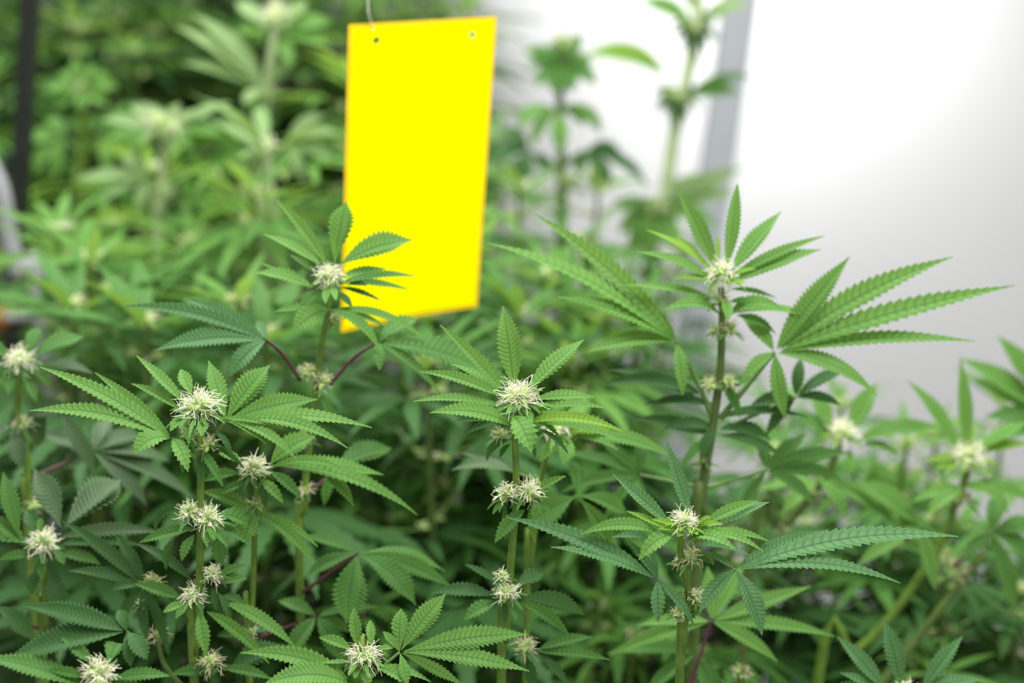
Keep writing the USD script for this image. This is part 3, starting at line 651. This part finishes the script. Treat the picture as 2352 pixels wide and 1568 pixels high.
p.fan((2278, 1222), (2190, 1300), [(2331, 1409, 44, 10, -40), (2210, 1285, 30, 8, -40), (2370, 1290, 44, 12, 0), (2400, 1215, 44, 12, 50), (2290, 1130, 40, 4, 70)], hq=20, m='leaf_mid', pet='petiole_purple', pw=10)
p.stem([(2262, 1272), (2215, 1330), (2152, 1408), (2080, 1500), (2000, 1600)], 18, 20, 'stem_olive', ground=False, main=False)
p.cluster(2200, 1310, 34, 10, 30, 'pistil_tan', 5, 'leaf_mid')
p.cluster(2165, 1275, 24, 0, 20, 'pistil_tan', 4, 'leaf_mid')
p.fan((2110, 1207), (2150, 1290), [(1968, 1300, 42, 12, -40), (2147, 1355, 44, 10, -60), (2065, 1212, 40, 8, 30), (1962, 1104, 46, 16, 50), (2020, 1120, 40, 12, 70)], hq=-10, m='leaf_light', pw=10)

p = Plant('soft-focus hemp plant with a brownish leaning stem, right of the large right plant', 1.02, 'leaf_light')
p.stem([(1932, 1015), (1921, 1040), (1901, 1086), (1860, 1142), (1795, 1217), (1720, 1310)], 16, 22, 'stem_olive')
p.head(1933, 996, 38, n=70, sugar=7, sm='leaf_yellow', th=.0004)
p.leaf(1951, 991, 2014, 880, 46, 3, tq=50)
p.leaf(1908, 991, 1862, 895, 38, 4, tq=50)
p.leaf(1966, 1016, 2168, 984, 36, 22, tq=20)
p.leaf(1980, 1018, 2064, 1046, 20, 10, tq=0)
p.leaf(1951, 1030, 1953, 1094, 22, 8, tq=-50)
p.leaf(1908, 1005, 1820, 945, 36, 8, tq=20, m='leaf_mid')
p.fan((1878, 1102), (1895, 1095), [(1796, 1182, 38, 14, -50), (1941, 1190, 34, 18, -50), (1740, 1128, 32, 10, 10), (2064, 1210, 46, 24, 10), (1960, 1130, 26, 8, 50)], hq=-20, m='leaf_light')
p.cluster(1870, 1130, 26, 0, 20, 'pistil_tan', 4, 'leaf_mid')
p.cluster(1800, 1215, 26, 0, 20, 'pistil_tan', 4, 'leaf_mid')

p = Plant('leafy hemp plant cut off by the right edge, tallest of the right-hand group', 1.08, 'leaf_light')
p.stem([(2420, 960), (2420, 1100), (2410, 1400)], 16, 20)
p.head(2420, 935, 40, n=50, sugar=6)
p.leaf(2400, 920, 2290, 770, 52, 4, tq=50)
p.leaf(2395, 945, 2200, 822, 46, 10, tq=40)
p.leaf(2395, 960, 2225, 865, 40, 10, tq=60)
p.leaf(2400, 970, 2260, 960, 40, 16, tq=0, m='leaf_mid')
p.leaf(2400, 980, 2300, 1010, 40, 12, tq=-30, m='leaf_mid')
# ------------------------------------------------------------------ the yellow sticky card on its string
def card():
    A, B, Cc, D = W(800, 56, 1.03), W(1141, 37, 1.07), W(1096, 705, 1.06), W(782, 764, 1.02)   # top left, top right, bottom right, bottom left
    org = (A + B + Cc + D) / 4
    t = thing('sticky_card', 'bright yellow hanging sticky insect trap card with two punched holes', 'sticky card', org)
    nrm = unit(np.cross(B - A, D - A)); nrm = nrm if nrm[1] < 0 else -nrm
    def mapuv(m, d0):
        v = np.array(m.vertices); u, w = v[:, :1], v[:, 1:2]
        P = (1 - u) * (1 - w) * D + u * (1 - w) * Cc + (1 - u) * w * A + u * w * B
        P = P - nrm * .006 * np.sin(np.pi * u) * (1 - w) + nrm * (v[:, 2:] + d0)
        return trimesh.Trimesh(P - org, m.faces, process=False)
    outer = sbox(0, 0, 1, 1).buffer(-.012).buffer(.012); inner = sbox(.028, .014, .972, .986)
    holes = Point(.185, .942).buffer(.0).union(Point(0, 0).buffer(0))
    def hole(u, w): 
        from shapely import affinity
        return affinity.scale(Point(u, w).buffer(1.0, 8), .021, .0105)
    hs = hole(.185, .945).union(hole(.835, .943))
    def panel(poly, th):
        from shapely import union_all
        cells = [poly.intersection(sbox(i / 10, j / 12, (i + 1) / 10, (j + 1) / 12)) for i in range(10) for j in range(12)]
        ms = [trimesh.creation.extrude_polygon(g, th, engine='earcut') for c in cells if not c.is_empty for g in getattr(c, 'geoms', [c]) if g.area > 1e-9]
        return trimesh.util.concatenate(ms)
    obj('sheet', mapuv(panel(outer.difference(hs), .0009), 0), 'yellow_border', t.GetPath())
    obj('glue_face', mapuv(panel(inner.difference(hs), .0003), .0009), 'yellow_sticky_film', t.GetPath())
    h = W(862, 88, 1.034); top = np.array([h[0] - .004, h[1], 2.02])
    tag(obj('string', tube([h - org + [0, .004, 0], W(846, 30, 1.03) - org, top - org], .00045, 5), 'string_white', t.GetPath()), 'pale thin hanging string')
    wv = tube([[WX0, h[1], 2.02], [1.6, h[1], 2.02]], .0015, 6)
    tag(obj('support_wire', wv, 'wire_grey'), 'thin overhead wire that carries the yellow card', 'wire')
    tag(obj('wire_post', tube([[1.6, h[1], 0], [1.6, h[1], 2.05]], .02, 10), 'post_grey'), 'grey post at the end of the overhead wire', 'post')
card()

# ------------------------------------------------------------------ posts and pipes
def post(name, label, top, bot, w, m, square=True):
    a, b = top, bot
    d = (a - b) / (a - b)[2]; g = b - d * b[2]; h = a + d * .35
    t = thing(name, label, 'post', g)
    pts = [[-w / 2, -w / 2], [w / 2, -w / 2], [w / 2, w / 2], [-w / 2, w / 2]]
    v = np.array([[x, y, 0] for x, y in pts] + [[x + (h - g)[0], y + (h - g)[1], (h - g)[2]] for x, y in pts])
    f = np.array([[0, 2, 1], [0, 3, 2], [4, 5, 6], [4, 6, 7], [0, 1, 5], [0, 5, 4], [1, 2, 6], [1, 6, 5], [2, 3, 7], [2, 7, 6], [3, 0, 4], [3, 4, 7]])
    obj('shaft', (v, f), m, t.GetPath())
    return t
post('support_post', 'leaning pale grey post against the white wall', W(1700, 0, 2.34), W(1632, 480, 2.34), .052, 'post_grey')
tp = post('dark_post', 'dark upright post at the left edge among blurred plants', W(70, 0, 1.55), W(42, 520, 1.55), .017, 'post_dark')
def pipe():
    pts = [W(-30, 360, 1.5), W(5, 440, 1.5), W(22, 540, 1.5), W(50, 640, 1.5), W(95, 720, 1.5)]; g = pts[-1].copy(); g[2] = SOIL
    t = thing('bent_pipe', 'dull grey bent metal pipe at the left edge beside the dark post', 'pipe', g)
    obj('pipe', tube(smooth_path([x - g for x in pts] + [np.zeros(3)], 6), .0085, 12), 'pipe_grey', t.GetPath(), smooth=True)
    obj('strut', tube([W(95, 720, 1.5) - g, W(-60, 742, 1.5) - g], .006, 10), 'pipe_grey', t.GetPath(), smooth=True)
    tag(obj('clip', tube([W(14, 727, 1.5) - g, W(-30, 734, 1.5) - g], .0155, 14), 'terracotta', t.GetPath(), smooth=True), 'orange-brown clip')
    obj('clamp', tube([W(80, 640, 1.5) - g, W(96, 705, 1.5) - g], .0095, 10), 'pipe_grey', t.GetPath(), smooth=True)
pipe()
# ------------------------------------------------------------------ soft plants built by a recipe: one of each kind, then copies
def grow(o, seed, H, nodes, spread, mats, N=8, pist=20, lift=0.0, detail=False, th=.00045):
    """plant with its head at height H above its foot; nodes flowering nodes; spread = leaf length"""
    r = np.random.default_rng(seed); P = o.GetPath()
    sway = r.normal(0, .02, 2)
    ax = lambda z: np.array([sway[0] * (z / H) ** 2, sway[1] * (z / H) ** 2, z])
    zs = np.linspace(0, H, 9); v, f = tube([ax(z) for z in zs], np.linspace(.0042, .0017, 9), 8); obj('stem', (v, f), mats[3], P, smooth=True)
    def bud(c, R, n, name, m='pistil_cream'):
        b = obj(name, bud_mesh(c, R, 10, r), 'calyx_green', P, smooth=True)
        tag(obj('pistils', pistil_mesh(c, R * 1.05, n, r, th=th), m, b.GetPath(), smooth=True), kind='stuff')
    bud(ax(H) + UP * .002, .0085, pist, 'flower_head', 'pistil_cream' if seed in (12, 14, 15) else 'pistil_tan')
    nl = r.integers(9, 12)
    for i in range(nl):
        az = 6.283 * i * .382 + r.uniform(-.2, .2); el = r.uniform(.1, 1.0) + lift; L = spread * r.uniform(.55, .85)
        d = np.array([math.cos(az) * math.cos(el), math.sin(az) * math.cos(el), math.sin(el)]); B = ax(H - r.uniform(.0, .012)) + d * .006
        vv, ff, dd = blade(B, B + d * L, L * r.uniform(.12, .17), L * .07, UP, N=N, r=r, cols=3 if detail else 2)
        obj('leaf', (vv, ff), mats[0], P, dd, smooth=True)
    z = H - .028; az0 = r.uniform(0, 6.28)
    for k in range(nodes):
        for sgn in (0, math.pi):
            az = az0 + sgn + k * 1.571 + r.normal(0, .2); rd = np.array([math.cos(az), math.sin(az), 0]); sd = np.array([-rd[1], rd[0], 0])
            S = ax(z); pl = spread * r.uniform(.45, .7) * min(1, .55 + k * .25); Hb = S + rd * pl * .85 + UP * pl * r.uniform(.25, .6)
            tv, tf = tube(smooth_path([S, (S + Hb) / 2 - UP * pl * .06, Hb], 3), .0011, 5)
            fp = [(tv, tf)]; lf = []
            size = spread * min(1.25, .8 + k * .12) * r.uniform(.85, 1.1); droop = r.uniform(-.55, .2)
            o2 = obj('fan_leaf', (tv, tf), 'petiole_purple' if r.random() < .3 else 'petiole_green', P, smooth=True)
            na = 7 if k else 5
            for i in range(na):
                a = (i - (na - 1) / 2) * (.52 if na == 7 else .6); L = size * (1 - .085 * abs(i - (na - 1) / 2) ** 1.5)
                d = unit(rd * math.cos(a) + sd * math.sin(a) + UP * (droop - .08 * abs(a)))
                lf.append(blade(Hb, Hb + d * L, L * r.uniform(.12, .16), L * .09, UP + rd * .3, N=N, r=r, cols=3 if detail else 2))
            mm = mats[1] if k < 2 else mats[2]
            if detail:
                for q in lf: obj('leaflet', q[:2], mm, o2.GetPath(), q[2], smooth=True)
            else:
                vv, ff = join([q[:2] for q in lf]); obj('leaf_blade', (vv, ff), mm, o2.GetPath(), np.vstack([q[2] for q in lf]), smooth=True)
            bud(S + rd * .008 + UP * .003, .007, 6, 'flower_cluster', 'pistil_tan')
        z -= spread * r.uniform(.55, .85)
    return o
protos = {}
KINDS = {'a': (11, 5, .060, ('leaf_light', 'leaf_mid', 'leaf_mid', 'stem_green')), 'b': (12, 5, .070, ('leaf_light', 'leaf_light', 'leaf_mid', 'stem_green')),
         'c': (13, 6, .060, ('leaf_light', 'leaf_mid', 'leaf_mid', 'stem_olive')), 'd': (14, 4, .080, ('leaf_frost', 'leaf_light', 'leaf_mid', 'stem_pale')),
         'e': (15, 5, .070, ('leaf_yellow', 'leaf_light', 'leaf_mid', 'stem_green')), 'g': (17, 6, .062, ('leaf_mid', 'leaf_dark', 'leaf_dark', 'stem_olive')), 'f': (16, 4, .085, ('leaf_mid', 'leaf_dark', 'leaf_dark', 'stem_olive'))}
def put(kind, px, py, Y, label, group, rot=0.0, sc=1.0):
    top = W(px, py, Y); H = .8
    name = 'soft_hemp_plant'
    if kind not in protos:
        o = thing(name, label, 'plant', (0, 0, 0), group); seed, nodes, spread, mats = KINDS[kind]
        grow(o, seed, H, nodes, spread, mats); protos[kind] = o
        x = UsdGeom.Xformable(o); x.AddRotateZOp(); x.AddScaleOp()
    else:
        o = thing(name, label, 'plant', (0, 0, 0), group)
        o.GetReferences().AddInternalReference(protos[kind].GetPath()); o.SetInstanceable(True)
        x = UsdGeom.Xformable(o); x.AddRotateZOp(); x.AddScaleOp()
    h = top[2] - SOIL + .01
    o.GetAttribute('xformOp:translate').Set(Gf.Vec3d(float(top[0]), float(top[1]), SOIL - .01))
    o.GetAttribute('xformOp:rotateZ').Set(float(math.degrees(rot))); s = h / H
    o.GetAttribute('xformOp:scale').Set(Gf.Vec3f(float(sc), float(sc), float(s)))
    return o
G1 = ('soft plant in the dense rows left of the yellow card', 'blurred plants left of the yellow card')
def zone(x, y, Y):
    if Y > 2.15: return 'deep green hemp plant in the farthest rows, against the back wall left of the card', 'farthest rows of plants'
    if x > 790: return 'blurred hemp plant right behind the yellow card', 'blurred plants behind the yellow card'
    if x < 110: return 'blurred hemp plant at the left edge around the dark post', 'blurred plants around the dark post'
    if y > 560: return 'blurred hemp plant just above the heads of the sharp left plants', 'blurred plants above the sharp left plants'
    return 'blurred hemp plant between the dark post and the yellow card, under the tall pale heads', 'blurred plants between the dark post and the yellow card'
rr = np.random.default_rng(99)
# rows left of and behind the yellow card: (kind, x, y, distance)
LEFT = [('e', 720, 190, 1.70), ('a', 560, 430, 1.40), ('e', 240, 400, 1.60), ('a', 460, 420, 1.75), ('d', 700, 340, 1.45), ('b', 120, 520, 1.40), ('a', 320, 590, 1.30), ('c', 620, 590, 1.35),
    ('e', 480, 520, 1.55), ('a', 150, 60, 2.1), ('c', 330, 110, 2.2), ('a', 480, 60, 2.3), ('c', 60, 250, 2.0), ('c', 760, 60, 2.2), ('b', 860, -60, 2.1), ('c', 980, 30, 2.0), ('c', 420, -20, 2.6), ('c', 240, -60, 2.6), ('c', 30, -40, 2.5), ('c', 560, -40, 2.7), ('c', 700, -40, 2.6),
    ('e', 20, 480, 1.8), ('c', -60, 200, 1.9), ('c', 280, 300, 2.3), ('c', 520, 250, 2.2), ('c', 660, 330, 2.0), ('f', 100, 700, 1.2), ('f', 260, 740, 1.15), ('a', 460, 680, 1.2), ('f', 560, 760, 1.15), ('b', 420, 620, 1.45), ('a', 40, 620, 1.7), ('e', 230, 500, 2.0), ('c', 150, 340, 2.4), ('c', 430, 180, 2.4), ('c', -40, 430, 2.3),
    ('b', 860, 300, 1.9), ('c', 960, 250, 2.2), ('a', 1040, 420, 1.8), ('b', 900, 620, 1.45), ('f', 1010, 720, 1.30), ('c', 820, 470, 1.7)]
OWN = {0: 'blurred yellow-green hemp plant touching the upper left edge of the yellow card'}
for i, (k, x, y, Y) in enumerate(LEFT):
    put(k, x, y, Y, OWN.get(i) or zone(x, y, Y)[0], zone(x, y, Y)[1], rr.uniform(0, 6.28), 1.7)
for i in range(52):   # the dense last rows
    x = -140 + 45 * (i % 26) + rr.uniform(-20, 20); y = rr.uniform(-420, -150) if i < 26 else rr.uniform(-100, 160); Y = (2.5 if i < 26 else 2.2) + .3 * rr.random()
    put('gfg'[i % 3] if i % 5 else 'a', x, y, Y, *zone(x, y, Y), rr.uniform(0, 6.28), 2.2)
# between the card and the grey post
MID = [('a', 1160, 330, 1.75), ('b', 1190, 440, 1.5), ('e', 1130, 560, 1.4), ('a', 1250, 560, 1.5), ('c', 1310, 410, 1.75), ('f', 1300, 640, 1.4), ('c', 1400, 600, 1.6), ('b', 1180, 640, 1.35), ('f', 1120, 720, 1.25), ('a', 1300, 720, 1.3), ('f', 1420, 720, 1.35), ('e', 1240, 790, 1.3), ('a', 1500, 650, 1.7), ('c', 1120, 180, 2.1), ('f', 1000, 820, 1.15), ('b', 1390, 840, 1.2)]
for k, x, y, Y in MID:
    put(k, x, y, Y, 'out-of-focus hemp plant between the yellow card and the large right plant', 'blurred plants between the yellow card and the large right plant', rr.uniform(0, 6.28), 1.5)
# lower undergrowth, behind the sharp plants
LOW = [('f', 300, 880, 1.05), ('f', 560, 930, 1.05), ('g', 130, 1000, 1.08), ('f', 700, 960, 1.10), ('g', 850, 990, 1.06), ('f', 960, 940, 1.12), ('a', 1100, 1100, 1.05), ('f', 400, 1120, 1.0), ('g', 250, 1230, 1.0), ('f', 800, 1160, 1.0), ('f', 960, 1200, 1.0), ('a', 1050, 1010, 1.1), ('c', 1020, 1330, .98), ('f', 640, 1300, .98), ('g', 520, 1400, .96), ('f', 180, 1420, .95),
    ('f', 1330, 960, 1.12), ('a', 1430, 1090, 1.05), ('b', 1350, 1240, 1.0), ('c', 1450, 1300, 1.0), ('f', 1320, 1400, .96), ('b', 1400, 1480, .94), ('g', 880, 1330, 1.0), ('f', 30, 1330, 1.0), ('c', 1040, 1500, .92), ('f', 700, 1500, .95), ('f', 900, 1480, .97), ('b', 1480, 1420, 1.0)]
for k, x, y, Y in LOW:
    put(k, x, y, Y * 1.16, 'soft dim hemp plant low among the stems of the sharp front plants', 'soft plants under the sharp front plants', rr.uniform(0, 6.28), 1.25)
RIGHT = [('g', 1700, 1040, 1.15), ('a', 1990, 1010, 1.2), ('g', 2060, 1180, 1.18), ('g', 1860, 1080, 1.22), ('a', 2290, 1240, 1.2), ('g', 2160, 1260, 1.12), ('g', 1700, 1260, 1.12), ('a', 1850, 930, 1.30), ('a', 2080, 990, 1.35), ('b', 2290, 940, 1.30), ('a', 1740, 950, 1.25), ('e', 1960, 1130, 1.25), ('a', 2120, 1120, 1.25), ('c', 2330, 1100, 1.25), ('b', 1820, 1180, 1.2), ('f', 2010, 1290, 1.2), ('c', 2250, 1400, 1.15), ('f', 2340, 1330, 1.15), ('a', 2150, 1470, 1.1), ('f', 1780, 1360, 1.2), ('c', 2320, 1480, 1.1), ('f', 1900, 1500, 1.15), ('b', 2180, 1330, 1.3)]
for k, x, y, Y in RIGHT:
    put(k, x, y, Y, 'out-of-focus hemp plant in the low group at the right below the bare white wall', 'blurred plants at the lower right', rr.uniform(0, 6.28), 1.3)

# three distinct tops among the blurred rows
p = Plant('blurred hemp plant with a big white head, beside the top of the yellow card', 1.55, 'leaf_frost', N=10)
p.stem([(632, 70), (626, 110), (610, 220), (602, 330), (600, 450), (600, 560)], 20, 24, 'stem_pale')
p.head(632, 44, 40, n=60, sugar=5, sm='leaf_light', th=.0005)
p.leaf(607, 62, 541, 5, 34, 4); p.leaf(655, 60, 704, 2, 34, 4); p.leaf(650, 75, 765, 52, 40, 8, m='leaf_light'); p.leaf(640, 85, 760, 110, 34, 12, m='leaf_light')
p.leaf(620, 85, 545, 70, 32, 8, m='leaf_light'); p.leaf(640, 90, 668, 150, 28, 6, tq=-60, m='leaf_light')
p.fan((602, 205), (610, 260), [(440, 30, 40, 16, 20), (400, 60, 33, 14, 0), (418, 146, 28, 12, -10), (520, 60, 31, 8, 60), (560, 240, 25, 6, -50), (690, 130, 28, 8, 40)], pw=14, hq=-20)
p.cluster(604, 215, 34, -6, 30, sugar=7, sm='leaf_light'); p.cluster(598, 345, 34, -6, 30, sugar=7, sm='leaf_frost')
p.fan((560, 340), (600, 390), [(450, 330, 31, 14, 0), (500, 270, 31, 8, 40), (520, 420, 28, 10, -40), (480, 390, 28, 10, -20)], pw=12, m='leaf_light')
p.fan((660, 330), (600, 390), [(780, 310, 36, 14, 0), (740, 260, 31, 8, 40), (700, 420, 28, 10, -40), (770, 370, 31, 10, -20)], pw=12, m='leaf_frost')
p = Plant('blurred hemp plant with a wide pale starry top, lower left of the white-headed one', 1.50, 'leaf_frost', N=10)
p.stem([(378, 320), (374, 400), (370, 500), (366, 620)], 20, 24, 'stem_pale')
p.head(372, 294, 44, n=60, sugar=6, sm='leaf_frost', th=.0005); p.cluster(405, 300, 30, 0, 24, sugar=4, sm='leaf_frost')
for tx, ty, w in ((298, 240, 46), (234, 274, 38), (535, 235, 42), (413, 236, 34), (240, 325, 36), (470, 255, 36), (530, 315, 40), (440, 345, 40), (300, 350, 36), (340, 240, 36), (270, 300, 34)):
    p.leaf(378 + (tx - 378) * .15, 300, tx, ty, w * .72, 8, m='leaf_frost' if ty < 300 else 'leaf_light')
p.leaf(400, 325, 545, 318, 40, 10, m='leaf_yellow')
p.fan((340, 410), (374, 440), [(170, 415, 31, 14, 10), (230, 470, 31, 14, -20), (280, 360, 31, 10, 50), (320, 490, 28, 10, -40)], pw=12, m='leaf_frost')
p.fan((420, 400), (374, 440), [(545, 375, 38, 14, 20), (530, 450, 38, 14, -20), (450, 350, 31, 10, 50), (440, 490, 31, 10, -40)], pw=12, m='leaf_light')
p.cluster(372, 440, 32, -4, 26, sugar=6, sm='leaf_frost')
p = Plant('blurred bright green leafy top nearest the dark post, upper left', 1.70, 'leaf_light', N=10)
p.stem([(190, 215), (188, 300), (186, 420), (186, 540)], 18, 22)
p.head(190, 205, 30, n=20, sugar=5)
for tx, ty, w in ((172, 130, 46), (108, 210, 46), (272, 200, 46), (190, 255, 44), (130, 250, 42), (245, 245, 44), (220, 150, 44), (135, 165, 40), (250, 170, 40)):
    p.leaf(190 + (tx - 190) * .15, 208 + (ty - 208) * .1, tx, ty, w * .62, 6, tq=(10 if ty < 200 else -35))
p.fan((150, 320), (188, 350), [(60, 330, 36, 12, 10), (80, 400, 36, 12, -20), (130, 420, 31, 12, -40), (110, 270, 31, 8, 40)], pw=12)
p.fan((235, 310), (188, 350), [(330, 330, 36, 12, 10), (310, 390, 36, 12, -20), (250, 410, 31, 12, -40), (290, 270, 31, 8, 40)], pw=12)

# two tall blurred plants in front of the white wall
p = Plant('tall blurred hemp plant with a long pale bare stem in front of the grey post', 1.75, 'leaf_mid', N=10)
p.stem([(1610, -60), (1600, 60), (1576, 190), (1552, 290), (1530, 440), (1508, 560), (1490, 660)], 26, 30, 'stem_pale')
for (x, y) in ((1598, 68), (1556, 222), (1508, 480)):
    p.cluster(x - 14, y, 34, -4, 24, 'pistil_tan', 9, 'leaf_dark'); p.cluster(x + 18, y + 6, 30, 0, 20, 'pistil_tan', 8, 'leaf_dark')
    for dx, dy, w in ((-44, 22, 14), (-22, 58, 15), (4, 84, 16), (22, 62, 15), (46, 30, 13), (-58, -6, 12), (40, -12, 14), (-30, 40, 13)):
        p.leaf(x + dx * .15, y - 22, x + dx, y + dy, w, 4, tq=-20, m='leaf_dark')
p.leaf(1590, 55, 1465, 0, 38, 10, m='leaf_light'); p.leaf(1605, 60, 1725, 5, 40, 10, m='leaf_frost'); p.leaf(1600, 40, 1570, -60, 40, 4)
p.leaf(1530, 175, 1335, 130, 44, 26, tq=0, m='leaf_yellow'); p.leaf(1575, 225, 1742, 178, 44, 14, tq=10, m='leaf_mid'); p.leaf(1575, 222, 1700, 215, 36, 14, tq=-20, m='leaf_mid')
for tx, ty in ((1715, 385), (1700, 445), (1640, 400), (1420, 540), (1440, 600), (1560, 590), (1480, 610), (1400, 480), (1650, 520)):
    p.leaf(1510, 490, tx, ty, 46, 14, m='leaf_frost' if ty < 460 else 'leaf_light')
p = Plant('blurred hemp plant with drooping fans right of the top of the yellow card', 1.70, 'leaf_mid', N=10)
p.stem([(1296, 100), (1290, 160), (1286, 240), (1288, 330), (1290, 440), (1290, 560)], 16, 22, 'stem_olive')
p.head(1296, 96, 30, n=20, sugar=6)
for tx, ty in ((1340, 80), (1250, 110), (1210, 155), (1370, 195), (1230, 200), (1360, 150), (1310, 215), (1270, 215), (1200, 120)):
    p.leaf(1293, 150, tx, ty, 36, 8, m='leaf_mid')
p.fan((1282, 252), (1288, 300), [(1190, 300, 38, 20, -10), (1222, 340, 30, 14, -30), (1286, 355, 42, 10, -50), (1380, 310, 38, 24, -10), (1340, 290, 34, 16, 30)], pw=14, m='leaf_light', hq=-20)
p.fan((1345, 345), (1290, 380), [(1490, 435, 40, 20, 10), (1392, 440, 46, 14, -40), (1330, 400, 34, 10, -40), (1430, 360, 36, 14, 40)], pw=14, m='leaf_dark', hq=-10)
p.fan((1215, 350), (1288, 390), [(1150, 300, 40, 10, 30), (1120, 380, 46, 16, 0), (1200, 420, 46, 12, -40), (1260, 400, 36, 10, -40)], pw=14, m='leaf_dark', hq=-10)
p.cluster(1310, 425, 34, -6, 40, 'pistil_cream', 7, 'leaf_mid')
